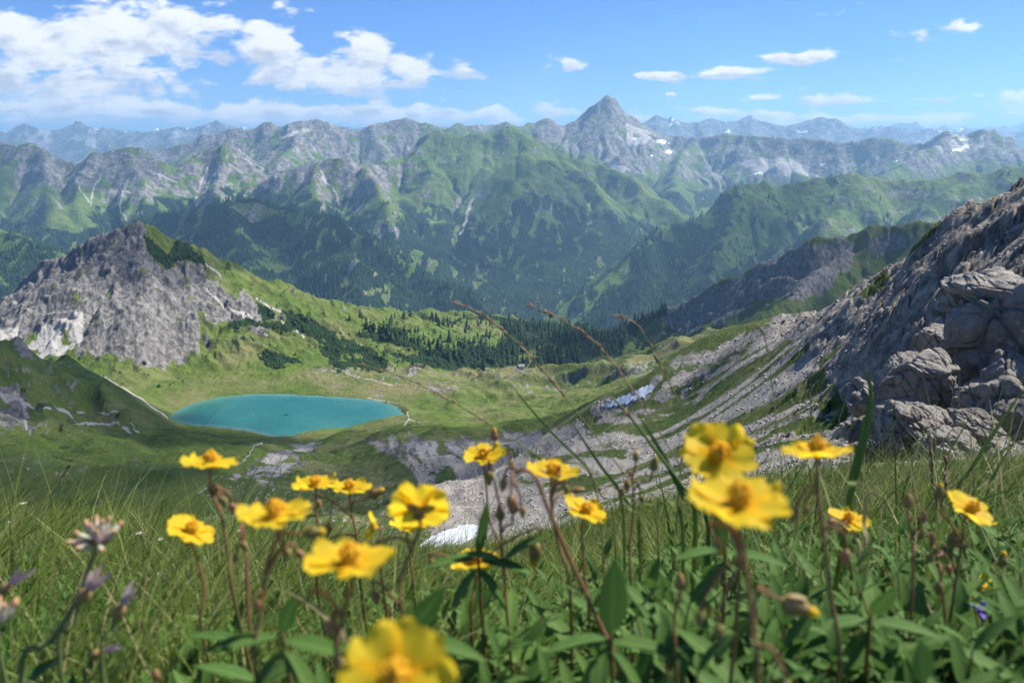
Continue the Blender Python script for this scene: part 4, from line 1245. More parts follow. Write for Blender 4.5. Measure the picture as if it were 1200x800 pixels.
M_STAMEN = green_mat('stamen', (.99, .60, .03), (.99, .72, .08), .6)
# petals: lemon rim, warmer towards the claw, faint veins
M_PETAL = bpy.data.materials.new('yellow_petal'); M_PETAL.use_nodes = True
t = NT(M_PETAL.node_tree); b = M_PETAL.node_tree.nodes['Principled BSDF']
v = t.attr('tone'); w_ = t.attr('vein')
c = t.mix(t.step(v, .05, .55), (.99, .58, .015), (.99, .70, .035))
c = t.mix(t.m('MULTIPLY', w_, .22), c, (.95, .58, .018))
t.put(b.inputs['Base Color'], c); b.inputs['Roughness'].default_value = .55; b.inputs['Specular IOR Level'].default_value = .2
tl = t.new('ShaderNodeBsdfTranslucent'); t.put(tl.inputs[0], c)
mx = t.new('ShaderNodeMixShader'); mx.inputs[0].default_value = .62
t.l.new(b.outputs[0], mx.inputs[1]); t.l.new(tl.outputs[0], mx.inputs[2]); t.l.new(mx.outputs[0], M_PETAL.node_tree.nodes['Material Output'].inputs[0])


class MB:
    """collects pieces into one mesh"""
    def __init__(s): s.V = []; s.F = []; s.A = []; s.B = []; s.n = 0
    def add(s, V, F, tone=0.5, vein=0.0):
        V = np.asarray(V, float).reshape(-1, 3); F = np.asarray(F, int)
        if len(V) in (21, 33) and np.isscalar(vein) and vein == 0.0: vein = np.tile([0., 1., 0.], len(V) // 3)
        if F.shape[1] == 4: F = np.concatenate([F[:, [0, 1, 2]], F[:, [0, 2, 3]]])
        s.V.append(V); s.F.append(F + s.n); s.n += len(V)
        s.A.append(np.broadcast_to(tone, (len(V),)).astype(float)); s.B.append(np.broadcast_to(vein, (len(V),)).astype(float))
        return s
    def tube(s, pts, r0, r1=None, sides=6, tone=.5, smooth=True):
        pts = np.array(pts, float)
        if smooth and len(pts) > 2: pts = spline(pts, 5)
        r1 = r0 if r1 is None else r1
        n = len(pts); T = np.gradient(pts, axis=0); T /= np.linalg.norm(T, axis=1, keepdims=True) + 1e-12
        ref = np.array([.31, .92, .22]); A = np.cross(T, ref); A /= np.linalg.norm(A, axis=1, keepdims=True) + 1e-9; B = np.cross(T, A)
        rr = np.linspace(r0, r1, n)[:, None, None]
        th = np.arange(sides) / sides * TAU
        V = pts[:, None] + rr * (A[:, None] * np.cos(th)[None, :, None] + B[:, None] * np.sin(th)[None, :, None])
        i = np.arange(n * sides).reshape(n, sides); j = np.roll(i, -1, 1)
        F = np.stack([i[:-1], j[:-1], j[1:], i[1:]], -1).reshape(-1, 4)
        return s.add(V, F, tone)
    def ball(s, c, axis, rl, rw, tone=.5, rings=7, sides=8, ridge=0.0, tip=0.0):
        """spindle of half length rl and half width rw along axis; tip > 0 draws the far end to a point"""
        ax = np.array(axis, float); ax /= np.linalg.norm(ax)
        a = np.cross(ax, [.3, .2, .93]); a /= np.linalg.norm(a); b_ = np.cross(ax, a)
        u = np.linspace(0, math.pi, rings); th = np.arange(sides) / sides * TAU
        w = np.sin(u) * rw * (1 - tip * (1 - np.cos(u)) / 2 * .75); l = -np.cos(u) * rl
        R = w[:, None] * (1 + ridge * np.cos(th * 5)[None])
        V = np.array(c) + l[:, None, None] * ax + R[..., None] * (np.cos(th)[None, :, None] * a + np.sin(th)[None, :, None] * b_)
        i = np.arange(rings * sides).reshape(rings, sides); j = np.roll(i, -1, 1)
        F = np.stack([i[:-1], j[:-1], j[1:], i[1:]], -1).reshape(-1, 4)
        tn = tone if np.isscalar(tone) else np.repeat(np.interp(np.linspace(0, 1, rings), [0, 1], tone), sides)
        return s.add(V, F, tn)
    def build(s, name, mat, parent=None):
        o = mesh_np(name, np.concatenate(s.V), np.concatenate(s.F), mat, parent, True, {'tone': np.concatenate(s.A), 'vein': np.concatenate(s.B)})
        return o


def spline(p, k):
    """Catmull-Rom through the points"""
    p = np.array(p, float); q = np.vstack([2 * p[0] - p[1], p, 2 * p[-1] - p[-2]])
    out = []
    for i in range(1, len(q) - 2):
        for j in range(k):
            t_ = j / k
            out.append(.5 * ((2 * q[i]) + (-q[i - 1] + q[i + 1]) * t_ + (2 * q[i - 1] - 5 * q[i] + 4 * q[i + 1] - q[i + 2]) * t_ ** 2 + (-q[i - 1] + 3 * q[i] - 3 * q[i + 1] + q[i + 2]) * t_ ** 3))
    out.append(p[-1])
    return np.array(out)


# ---- turf
rs = np.random.RandomState(99)
def blades(n, a0, a1, y0, y1, h0, h1, w0, wy, name, mat, seed, dens=None, tone=(0, 1), bend=(.25, .9)):
    rs = np.random.RandomState(seed)
    a = rs.uniform(a0, a1, n); y = rs.uniform(y0, y1, n)
    if dens is not None:
        k = rs.rand(n) < dens(a, y); a, y = a[k], y[k]; n = len(a)
    x = a * y
    tuft = .5 + .9 * gn(x / .22, y / .22, 251) + .5 * gn(x / .7, y / .7, 253)
    h = rs.uniform(h0, h1, n) * np.clip(.75 + .5 * tuft, .45, 1.5)
    z = bank(x, y) - .01
    az = rs.rand(n) * TAU
    lean = rs.uniform(*bend, n)
    dx = np.cos(az) * lean + .22; dy = np.sin(az) * lean * .8 + .12
    w = np.maximum(rs.uniform(.6, 1.3, n) * w0, wy * y)
    sa = rs.rand(n) * math.pi
    sx, sy = np.cos(sa), np.sin(sa)
    S = 5
    t_ = np.linspace(0, 1, S)
    V = np.empty((n, S, 2, 3), np.float32)
    for i, q in enumerate(t_):
        r = q ** 1.8
        cx = x + dx * h * r; cy = y + dy * h * r; cz = z + h * (q - .38 * lean * q ** 2.2)
        ww = w * (1 - q ** 2.2) * (.55 + .45 * min(1, q * 4)) + .0002
        V[:, i, 0] = np.stack([cx - sx * ww * .5, cy - sy * ww * .5, cz], -1)
        V[:, i, 1] = np.stack([cx + sx * ww * .5, cy + sy * ww * .5, cz], -1)
    idx = np.arange(n * S * 2).reshape(n, S, 2)
    F = np.stack([idx[:, :-1, 0], idx[:, :-1, 1], idx[:, 1:, 1], idx[:, 1:, 0]], -1).reshape(-1, 4)
    tn = np.clip(tone[0] + (tone[1] - tone[0]) * (rs.rand(n) ** 1.5 * .75 + .25 * tuft.clip(0, 1)), 0, .84)
    tn = np.where(rs.rand(n) < .10 + .10 * sstep(.15, .5, a), 1.0, tn)
    o = mesh_np(name, V.reshape(-1, 3), F, mat, attrs={'tone': np.repeat(tn, S * 2)})
    return o


def right_tall(a, y): return .55 + .45 * sstep(.05, .5, a)
o = blades(60000, -.85, .85, .75, 8.6, .10, .24, .0022, .0009, 'grass', M_GRASS, 1); tag(o, 'green and straw grass blades of the meadow bank', 'grass', None, 'stuff')
o = blades(30000, -.85, .85, .33, 2.0, .06, .17, .0017, .0006, 'short_grass', M_GRASS, 2, tone=(0, .8)); tag(o, 'short grass between the flower stems', 'grass', None, 'stuff')
o = blades(2600, -.85, .85, 1.2, 8.4, .26, .46, .0020, .0006, 'tall_grass', M_GRASS, 3, dens=lambda a, y: .35 + .65 * sstep(0, .5, np.abs(a + .05)), tone=(.2, 1), bend=(.1, .55)); tag(o, 'taller thin grass stalks rising from the bank', 'grass', None, 'stuff')
o = blades(900, .22, .85, .9, 4.0, .18, .36, .0045, .0008, 'broad_grass', M_GRASS, 4, tone=(0, .6), bend=(.15, .7)); tag(o, 'broad grass blades on the right of the bank', 'grass', None, 'stuff')


def leaf_geo(base, direction, up, length, width, fold=.25, droop=.25, seg=7):
    """lance-shaped leaf folded along its midrib"""
    d = np.array(direction, float); d /= np.linalg.norm(d)
    s = np.cross(d, up); s /= np.linalg.norm(s) + 1e-9; u = np.cross(s, d)
    V = []
    q = np.linspace(0, 1, seg)
    wd = width * .5 * (np.sin(np.pi * q ** .85) ** .8) + .0002
    c = np.array(base)[None] + d[None] * (q * length)[:, None] - u[None] * (droop * length * q ** 2)[:, None]
    V = np.stack([c - s * wd[:, None] + u * (fold * wd)[:, None], c, c + s * wd[:, None] + u * (fold * wd)[:, None]], 1)
    i = np.arange(seg * 3).reshape(seg, 3)
    F = np.concatenate([np.stack([i[:-1, k], i[:-1, k + 1], i[1:, k + 1], i[1:, k]], -1) for k in (0, 1)])
    return V.reshape(-1, 3), F


def shoots(n, cond, seed, name, L=(.022, .042), H=(.03, .105)):
    rs = np.random.RandomState(seed); mb = MB(); sm = MB()
    k = 0
    while k < n:
        a, y = rs.uniform(-.85, .85), rs.uniform(.27, 1.7)
        if rs.rand() > cond(a, y): continue
        k += 1
        x = a * y; z = float(bank(x, y)) - .004
        h = rs.uniform(*H) * (1 + .35 * math.exp(-((a - .15) / .25) ** 2)); tilt = rs.normal(size=2) * .25
        top = np.array([x + tilt[0] * h, y + tilt[1] * h, z + h])
        bs = np.array([x, y, z])
        sm.tube([bs, top], .0008, .0005, 4, rs.uniform(.2, .9), False)
        pairs = rs.randint(3, 6); a0 = rs.rand() * TAU
        for i in range(pairs):
            p = bs + (top - bs) * (.25 + .75 * (i + 1) / pairs)
            for s in (0, math.pi):
                an = a0 + i * 1.57 + s + rs.normal() * .2
                el = rs.uniform(.35, 1.0) if i < pairs - 1 else rs.uniform(.8, 1.3)
                d = (math.cos(an) * math.cos(el), math.sin(an) * math.cos(el), math.sin(el))
                ln = rs.uniform(*L) * (1 - .4 * (i == pairs - 1))
                V, F = leaf_geo(p, d, (0, 0, 1), ln, ln * rs.uniform(.24, .34), .3, rs.uniform(.1, .35))
                mb.add(V, F, rs.rand())
    o = mb.build(name, M_LEAF); tag(o, 'dense mat of dark green lance-shaped leaves under the flowers', 'leaves', None, 'stuff')
    o = sm.build('leaf_stems', M_STEM); tag(o, 'thin stems of the leaf mat', 'stems', None, 'stuff')


def mat_density(a, y):
    return float(sstep(1.7, .9, y)) * (.22 + .78 * float(sstep(-.32, -.05, a))) * (.5 + .5 * float(sstep(-.3, .2, gn(a * 6, y * 5, 261))))
shoots(4500, mat_density, 31, 'leaf_mat')


# ---- flowers
def yp(px, py, depth):
    """horizontal distance of the point that lies at this depth along the view"""
    v = (400.0 - py) / FPX
    return depth * (CT + v * ST)
def P3(px, py, depth): return at(px, py, yp(px, py, depth))


def frame(nrm, roll):
    n = np.array(nrm, float); n /= np.linalg.norm(n)
    a = np.cross(n, [.0, 1.0, .05]); a /= np.linalg.norm(a); b_ = np.cross(n, a)
    return n, a * math.cos(roll) + b_ * math.sin(roll), -a * math.sin(roll) + b_ * math.cos(roll)


def petal_geo(c, n, a, b_, ang, R, cup, rs, width=1.0):
    rows, cols = 10, 9
    s = np.linspace(0.04, 1, rows)[:, None]; q = np.linspace(-1, 1, cols)[None]
    w = .56 * R * width * np.where(s < .72, np.sin(np.clip(s / .72, 0, 1) * math.pi / 2) ** 1.1, np.sqrt(np.clip(1 - ((s - .72) / .36) ** 2, 0, 1)))
    rad = R * s * (1 - .07 * q ** 2 * s) + 0 * q
    ph = rs.rand() * 9
    lift = R * (cup * s ** 1.2 * (1 - .25 * s) + .10 * q ** 2 * s + .07 * np.sin(q * 4.5 + ph) * s ** 1.5 + .06 * np.sin(s * 5 + ph) * q + .045 * np.sin(q * 10 + ph * 2) * s ** 2.5)
    rad = rad + R * (.035 * np.sin(q * 7 + ph) + .05 * np.sin(q * 2.3 + ph * 3) - .05 * np.exp(-(q / .25) ** 2)) * s ** 4
    da = math.cos(ang) * a + math.sin(ang) * b_; db = -math.sin(ang) * a + math.cos(ang) * b_
    V = c + rad[..., None] * da + (w * q)[..., None] * db + lift[..., None] * n
    vein = (.5 + .5 * np.cos(q * 16)) * (1 - s) ** .5 + 0 * s
    return V.reshape(-1, 3), grid_faces(rows, cols), (s + 0 * q).ravel(), vein.ravel()


def bloom(parent, c, nrm, R, cup=.22, seed=0, roll=0.0, petals=5, widths=None, orange=1.0):
    """stamens and style on the thing; five petals and the sepals under it"""
    rs = np.random.RandomState(seed)
    n, a, b_ = frame(nrm, roll)
    mb = MB()
    mb.ball(c + n * R * .10, n, R * .22, R * .22, .7, 7, 10, .1)
    for i in range(90):
        an, rr = rs.rand() * TAU, math.sqrt(rs.rand())
        tipp = c + R * (.26 * rr * (math.cos(an) * a + math.sin(an) * b_) + (.52 - .22 * rr) * rs.uniform(.8, 1.15) * n)
        base_ = c + R * .07 * rr * (math.cos(an) * a + math.sin(an) * b_) + n * R * .03
        mb.tube([base_, tipp], R * .009, R * .007, 3, rs.rand(), False)
        mb.ball(tipp, n + rs.normal(size=3) * .5, R * .052, R * .044, rs.rand(), 4, 5)
    fl = mb.build('stamens', M_STAMEN, parent)
    for k in range(petals):
        ang = TAU * k / 5 + rs.normal() * .07
        m_ = MB()
        m_.add(*petal_geo(c + n * R * .004 * (k % 3), n, a, b_, ang, R * rs.uniform(.94, 1.04), cup + rs.normal() * .05, rs, (widths or [1] * 5)[k]))
        m_.build('petal', M_PETAL, parent)
    sp = MB()
    for k in range(3):
        ang = TAU * k / 3 + .4
        da = math.cos(ang) * a + math.sin(ang) * b_
        V, F = leaf_geo(c - n * R * .06, da * .8 + n * (cup - .12), n, R * .52, R * .36, .1, -.1)
        sp.add(V, F, rs.rand())
    sp.ball(c - n * R * .07, n, R * .09, R * .11, .6)
    sp.build('sepals', M_SEPAL, parent)
    return n


def bud(parent, p, axis, L, seed=0, tip=None, tone=None, name='bud'):
    rs = np.random.RandomState(seed)
    mb = MB(); tn = rs.rand() if tone is None else tone
    mb.ball(p, axis, L * .5, L * .30, (tn, min(1, tn + .3)), 9, 10, .07, .6)
    # two small outer sepals hug the bud
    ax = np.array(axis, float); ax /= np.linalg.norm(ax)
    s_ = np.cross(ax, [.2, .9, .1]); s_ /= np.linalg.norm(s_)
    for sg in (-1, 1):
        V, F = leaf_geo(p - ax * L * .42 + s_ * sg * L * .18, ax + s_ * sg * .42, s_ * sg, L * .55, L * .16, .2, .15)
        mb.add(V, F, min(1, tn + .2))
    o = mb.build(name, M_SEPAL, parent)
    if tip:
        m2 = MB(); m2.ball(p + ax * L * .30, ax, L * tip, L * .20, .8, 7, 8, .12, .5)
        m2.build('petal_tip', M_PETAL, o)
    return o


def ground_end(p, dx=0.0, dy=.02):
    x, y = p[0] + dx, max(.08, p[1] + dy)
    return np.array([x, y, float(bank(x, y)) - .006])


def leaf_pairs(parent, pts, spec, seed, tone=None):
    """opposite leaves on the stem; spec: (fraction of the stem, leaf length, angle)"""
    rs = np.random.RandomState(seed)
    pts = spline(np.array(pts), 8); L = np.concatenate([[0], np.cumsum(np.linalg.norm(np.diff(pts, axis=0), axis=1))]); L /= L[-1]
    for f, ln, an in spec:
        p = np.array([np.interp(f, L, pts[:, k]) for k in range(3)])
        for s in (0, math.pi):
            q = an + s + rs.normal() * .15; el = rs.uniform(.35, .9)
            V, F = leaf_geo(p, (math.cos(q) * math.cos(el), math.sin(q) * math.cos(el) * .7, math.sin(el)), (0, 0, 1), ln * rs.uniform(.85, 1.1), ln * .30, .25, .25)
            MB().add(V, F, rs.rand() if tone is None else tone).build('leaf', M_LEAF, parent)


def flower(px, py, w, nrm, label, size=.028, cup=.2, roll=0.0, seed=0, stem=None, buds=(), leaves=((.62, .024, .4), (.82, .026, 1.9)), petals=5, widths=None, lean=(0, .03), depth=None, stem_r=.0008):
    depth = depth or size * FPX / w
    R = w / 2 / FPX * depth
    c = P3(px, py, depth)
    th = empty('yellow_flower', c)
    holder = th
    inv = -np.array(c)
    def loc(p): return np.array(p) + inv
    n = frame(nrm, roll)[0]
    bloom(th, np.zeros(3), nrm, R, cup, seed, roll, petals, widths)
    pts = [loc(c) - n * R * .08, loc(c) - n * R * .35 + np.array([0, 0, -R * .25])]
    if stem:
        for (sx, sy) in stem: pts.append(loc(P3(sx, sy, depth * 1.0)))
    ge = ground_end(pts[-1] - inv, *lean)
    pts.append((pts[-1] + loc(ge)) / 2 + np.array([.003, 0, 0])); pts.append(loc(ge))
    MB().tube(pts, stem_r * .75, stem_r * 1.25, 7, np.clip(np.linspace(.9, .35, (len(pts) - 1) * 5 + 1), 0, 1).repeat(7)).build('stem', M_STEM, th)
    leaf_pairs(th, pts, leaves, seed + 3)
    for i, bspec in enumerate(buds):
        bx_, by_, L, axis, tip = bspec[:5]
        dd = depth * (1 + .02 * (i % 3 - 1))
        bp = loc(P3(bx_, by_, dd)); Lm = L / FPX * dd
        ax = np.array(axis, float); ax /= np.linalg.norm(ax)
        bo = bud(th, bp, ax, Lm, seed * 7 + i, tip)
        # its stalk arches back to the stem
        sp_ = spline(np.array(pts), 8)
        attach = bspec[5] if len(bspec) > 5 else None
        if attach: tgt = loc(P3(attach[0], attach[1], dd))
        else:
            cand = sp_[sp_[:, 2] < bp[2] + .004]
            tgt = cand[np.argmin(np.abs(cand[:, 2] - (bp[2] - .006)))] if len(cand) else sp_[-1]
        near = sp_[np.argmin(np.linalg.norm(sp_ - tgt, axis=1))]
        mid = bp - ax * Lm * 1.1
        MB().tube([bp - ax * Lm * .45, mid, (mid + near) / 2 + np.array([0, 0, .003]), near], .0005, .0007, 6, .85).build('bud_stalk', M_STEM, th)
    tag(th, label, 'flower', 'yellow rock rose flowers on the bank')
    return th


DN = (.1, .1, -1)
flower(246, 545, 66, (.05, .20, 1), 'yellow flower standing alone against the dark green bowl, leftmost but one', cup=.12, seed=1, roll=.3, stem=[(246, 575), (258, 600), (268, 650), (274, 700)], buds=[(262, 588, 15, (.2, 0, -1), None, (252, 572)), (273, 596, 16, (.1, 0, -1), None, (256, 573)), (252, 578, 9, (-.4, 0, -.6), None)], leaves=((.40, .026, .2), (.55, .028, .1), (.72, .03, .9)))
flower(222, 623, 58, (.42, .10, .85), 'yellow flower tipped over to the right, the leftmost of all', size=.026, cup=.1, seed=2, roll=.8, stem=[(226, 640), (240, 690), (236, 740)])
flower(323, 607, 88, (-.05, .12, 1), 'large yellow flower seen side-on, left of the big drooping bud', cup=.16, seed=3, roll=.2, stem=[(321, 640), (312, 670), (304, 730), (300, 790)], buds=[(368, 623, 26, (1, 0, .1), .25, (340, 640)), (336, 648, 18, (.3, 0, -.9), None), (352, 650, 16, (.5, 0, -.8), None), (300, 708, 16, (-.3, 0, -.8), None)])
flower(370, 570, 54, (-.05, .12, 1), 'small yellow flower touching its twin on the right', cup=.26, seed=4, roll=.5, stem=[(370, 600), (378, 640), (372, 690)], buds=[(371, 632, 10, (0, 0, -1), None)], leaves=((.7, .022, .4),))
flower(410, 574, 50, (.05, .12, 1), 'small yellow flower between its twin and a fat reddish bud', cup=.24, seed=5, roll=.1, stem=[(412, 600), (420, 640), (424, 700)], buds=[(441, 577, 22, (1, 0, .5), .2, (425, 590)), (385, 617, 15, (.1, 0, 1), None), (373, 590, 12, (.2, 0, -1), None)], leaves=((.75, .022, 1.4),))
flower(441, 618, 34, (-.75, -.4, .35), 'narrow half-open yellow flower standing on edge', size=.017, cup=.75, seed=6, petals=4, widths=[1, .8, .7, .8, 1], stem=[(444, 640), (448, 680)], leaves=((.7, .022, 1.0),))
flower(492, 598, 78, (-.05, .95, .45), 'yellow flower seen from underneath with its stalk in front', cup=.12, seed=7, roll=.4, stem=[(484, 640), (470, 680), (474, 740)], buds=[(447, 655, 18, (.2, 0, -1), None, (470, 640)), (440, 700, 20, (.1, 0, -1), None)])
flower(478, 620, 46, (.15, .2, .9), 'small pale yellow flower half hidden below the one seen from underneath', seed=20, size=.026, cup=.3, stem=[(480, 645), (486, 700)], leaves=((.7, .022, 1.0),))
flower(411, 662, 106, (0, .14, 1), 'big yellow flower seen side-on, the widest of the left half', cup=.15, seed=8, roll=.9, stem=[(412, 690), (400, 730), (398, 790)], buds=[(385, 735, 22, (-.3, 0, -.9), None), (360, 702, 14, (-.4, 0, -.6), None), (397, 779, 26, (.1, 0, -1), .2, (404, 740))], stem_r=.0008)
flower(464, 790, 132, (.05, -.72, .70), 'very near yellow flower cut by the bottom edge of the photo', cup=.14, size=.026, seed=9, roll=.32, stem=None, buds=(), leaves=((.6, .02, .4),), lean=(.01, .005))
flower(567, 537, 50, (0, -.1, .95), 'small yellow flower beneath a pale upright bud', cup=.32, seed=10, roll=.6, stem=[(570, 570), (574, 610), (590, 660)], buds=[(579, 509, 17, (.05, 0, 1), .22, (572, 550)), (599, 545, 14, (.1, 0, -1), None)], leaves=((.6, .022, .3), (.8, .025, 1.2)))
flower(647, 556, 62, (.08, .05, 1), 'yellow flower with a dark round bud hanging before it', cup=.25, seed=11, roll=.2, stem=[(646, 590), (655, 640), (668, 690)], buds=[(657, 562, 15, (.1, -.4, -1), None, (648, 590)), (663, 573, 13, (.2, 0, -1), None), (678, 574, 15, (1, 0, .2), .15)], leaves=((.7, .022, 1.0),))
flower(686, 601, 56, (.32, 0, .92), 'yellow flower tipped to the right, above the broad upright leaf', cup=.2, seed=12, roll=.9, stem=[(682, 630), (685, 670), (690, 720)], leaves=((.7, .022, 1.6),))
flower(557, 660, 60, (0, .1, 1), 'low yellow flower beside the brown hanging bud', cup=.2, seed=13, roll=.1, stem=[(556, 690), (552, 730)], buds=[(627, 648, 30, (-.15, 0, -1), .3, (612, 640)), (506, 660, 12, (.1, 0, -1), None)], leaves=((.6, .022, 1.2), (.8, .024, .3)))
flower(841, 533, 86, (0, -.62, .72), 'yellow flower facing the viewer, above the largest one', cup=.22, seed=14, roll=.55, stem=[(845, 570), (858, 620), (866, 680)], leaves=((.8, .024, 1.2),))
flower(866, 592, 118, (.03, -.05, .95), 'largest yellow flower, on a thick red stem right of the middle', cup=.20, seed=15, roll=.15, stem=[(869, 632), (876, 680), (882, 740), (886, 798)], buds=[(842, 639, 24, (.3, -.2, -.8), .25, (868, 650)), (820, 726, 24, (-.1, 0, -1), None, (862, 655)), (843, 743, 26, (.1, 0, -1), None, (868, 655)), (921, 808, 26, (.2, 0, -1), None, (884, 760))], leaves=((.55, .028, .3), (.8, .03, 1.3)), stem_r=.0008)
flower(958, 533, 82, (-.03, .20, 1), 'yellow flower seen side-on before the grey rocks', cup=.14, seed=16, roll=.5, stem=[(956, 565), (964, 620), (974, 700), (984, 780)], buds=[(930, 605, 18, (-.2, 0, -1), None, (945, 573)), (991, 654, 24, (.1, 0, -1), None, (966, 622)), (945, 598, 14, (.1, 0, -1), None, (952, 575))], leaves=((.5, .03, .2), (.72, .032, 1.2)))
flower(993, 611, 48, (.15, -.05, .95), 'small yellow flower low among dry white grass', cup=.22, seed=17, roll=.3, size=.026, stem=[(992, 640), (998, 690)], buds=[(976, 612, 14, (-.7, 0, .3), None)], leaves=((.7, .022, 1.0),))
flower(1136, 599, 58, (.34, -.25, .88), 'yellow flower tipped to the right, the rightmost full bloom', cup=.18, seed=18, roll=.25, stem=[(1128, 630), (1120, 680), (1112, 730)], buds=[(1101, 575, 20, (0, 0, 1), .2, (1112, 640)), (1119, 630, 22, (.1, 0, 1), .2, (1118, 660)), (1100, 650, 14, (-.2, 0, -1), None), (1131, 640, 12, (1, 0, 0), None)], leaves=((.55, .024, .2), (.75, .026, 1.2)))
flower(1152, 694, 36, (-.5, -.3, .7), 'half-closed yellow flower above the small purple one', size=.022, cup=.8, seed=19, petals=4, widths=[1, .8, .6, .8, 1], stem=[(1150, 715), (1146, 760)], buds=[(1175, 656, 22, (0, 0, 1), .25, (1160, 700)), (1184, 692, 14, (.6, 0, .5), None), (1140, 720, 14, (-.2, 0, -1), None)])


def bud_stem(px_pts, depth, buds, label, leaves, seed, r=.0008, lean=(.01, .01), name='budding_stem'):
    p0 = P3(*px_pts[0], depth)
    th = empty(name, p0)
    pts = [P3(a, b__, depth) - p0 for a, b__ in px_pts]
    ge = ground_end(pts[-1] + p0, *lean) - p0
    pts += [(pts[-1] + ge) / 2, ge]
    MB().tube(pts, r * .7, r * 1.3, 7, .85).build('stem', M_STEM, th)
    sp_ = spline(np.array(pts), 8)
    for i, (bx_, by_, L, axis, tip) in enumerate(buds):
        bp = P3(bx_, by_, depth * (1 + .015 * (i % 3 - 1))) - p0; Lm = L / FPX * depth
        ax = np.array(axis, float); ax /= np.linalg.norm(ax)
        bud(th, bp, ax, Lm, seed * 5 + i, tip)
        near = sp_[np.argmin(np.linalg.norm(sp_ - (bp - ax * Lm * 1.6), axis=1))]
        mid = bp - ax * Lm * 1.1
        MB().tube([bp - ax * Lm * .45, mid, (mid + near) / 2 + np.array([0, 0, .002]), near], .0005, .0007, 6, .85).build('bud_stalk', M_STEM, th)
    leaf_pairs(th, pts, leaves, seed)
    tag(th, label, 'budding stem', 'stems with unopened buds')
    return th


bud_stem([(598, 562), (612, 550), (628, 560), (640, 590), (668, 655), (700, 725), (728, 795)], .36, [(599, 590, 22, (0, 0, -1), None), (590, 568, 18, (-.2, 0, -1), None), (612, 600, 16, (.1, 0, -1), None)], 'long red arching stem with hanging buds, crossing to the lower right in the middle', ((.30, .012, .2),), 41, .0010)
bud_stem([(587, 600), (588, 640), (592, 690), (596, 740)], .42, [(573, 560, 20, (0, 0, -1), None), (602, 592, 22, (.1, 0, 1), None), (586, 600, 22, (0, 0, 1), None)], 'upright stem with paired narrow leaves and two buds above the leaf mat', ((.12, .028, .1), (.30, .03, 1.3), (.5, .03, .2)), 42)
bud_stem([(741, 560), (742, 600), (738, 640), (740, 700)], .46, [(745, 534, 14, (0, 0, 1), .2), (767, 543, 20, (.2, 0, 1), .15), (735, 570, 16, (-.1, 0, -1), None), (728, 578, 14, (-.4, 0, -1), None), (752, 585, 12, (.2, 0, -1), None)], 'cluster of small buds left of the flower facing the viewer', ((.4, .024, .1), (.6, .026, 1.4)), 43)
bud_stem([(795, 694), (790, 730), (792, 780)], .34, [(797, 681, 24, (-.1, 0, 1), .15)], 'single pale upright bud left of the thick red stem', ((.5, .026, .6),), 44)
bud_stem([(905, 695), (890, 690), (884, 720), (888, 790)], .28, [(935, 710, 44, (1, 0, -.42), .34)], 'long yellow bud about to open, lying on its side beneath the largest flower', ((.5, .026, .6),), 45)
bud_stem([(1064, 600), (1070, 650), (1068, 720), (1062, 790)], .40, [(1064, 586, 20, (-.1, 0, 1), .15), (1083, 605, 14, (.2, 0, 1), None), (1080, 625, 14, (.3, 0, 1), None)], 'pale upright bud on a green stem left of the rightmost full bloom', ((.4, .026, .1), (.6, .03, 1.2), (.8, .03, .3)), 46)
bud_stem([(1096, 640), (1104, 690), (1108, 750)], .42, [(1092, 628, 14, (-.2, 0, 1), None), (1088, 655, 16, (-.5, 0, -1), None), (1112, 668, 16, (.3, 0, -1), None), (1100, 690, 18, (0, 0, -1), None)], 'cluster of reddish hanging buds beneath the rightmost full bloom', ((.6, .026, .4),), 47)
bud_stem([(280, 600), (285, 620), (290, 680), (296, 760)], .36, [(286, 640, 14, (.2, 0, -1), None), (276, 655, 12, (-.2, 0, -1), None)], 'thin stem with two tiny buds left of the large side-on flower', ((.4, .03, .2), (.6, .034, 1.1)), 48)
bud_stem([(180, 800), (182, 830)], .33, [(183, 790, 16, (0, 0, 1), None)], 'small bud low at the bottom edge on the left', ((.5, .026, .4),), 49)

# broad single leaves that stand clear of the mat
def big_leaf(px0, py0, px1, py1, depth, wpx, label, tone, seed):
    a = P3(px0, py0, depth); b_ = P3(px1, py1, depth * .97)
    th = empty('leafy_stem', a)
    d = b_ - a; L = np.linalg.norm(d)
    V, F = leaf_geo((0, 0, 0), d, (0.05, -1, .3), L, wpx / FPX * depth, .18, .06, 11)
    MB().add(V, F, tone).build('leaf', M_LEAF, th)
    for k, (dx, dz, ln) in enumerate(((-.018, .004, .028), (.02, .002, .03), (.012, -.012, .026), (-.014, -.014, .026))):
        V, F = leaf_geo((0, 0, -.004 + dz * .3), (dx, -.006, dz), (0, 0, 1), ln, ln * .3, .25, .2)
        MB().add(V, F, .3 + .1 * k).build('leaf', M_LEAF, th)
    ge = ground_end(a, .0, .01) - a
    MB().tube([np.zeros(3), ge * .5 + np.array([.004, 0, 0]), ge], .0009, .0012, 6, .5).build('stem', M_STEM, th)
    tag(th, label, 'leafy stem', 'leafy stems rising from the leaf mat')
big_leaf(716, 742, 721, 658, .32, 34, 'broad upright oval leaf on a stem below the yellow flower tipped right', .75, 1)
big_leaf(850, 640, 838, 600, .40, 14, 'narrow upright leaf left of the largest flower', .4, 2)
big_leaf(1082, 800, 1080, 752, .27, 26, 'pointed leaf at the bottom edge, right of middle', .6, 3)
big_leaf(560, 650, 571, 590, .42, 12, 'narrow dark leaf pointing up between the two small flowers in the middle', .3, 4)
big_leaf(480, 740, 520, 690, .30, 26, 'dark leaf pointing up to the right below the flower seen from underneath', .2, 5)
big_leaf(330, 740, 345, 700, .30, 20, 'dark leaf below the large side-on flower', .3, 6)
big_leaf(1020, 720, 1050, 690, .36, 22, 'broad leaf leaning right beneath the small low flower', .8, 7)


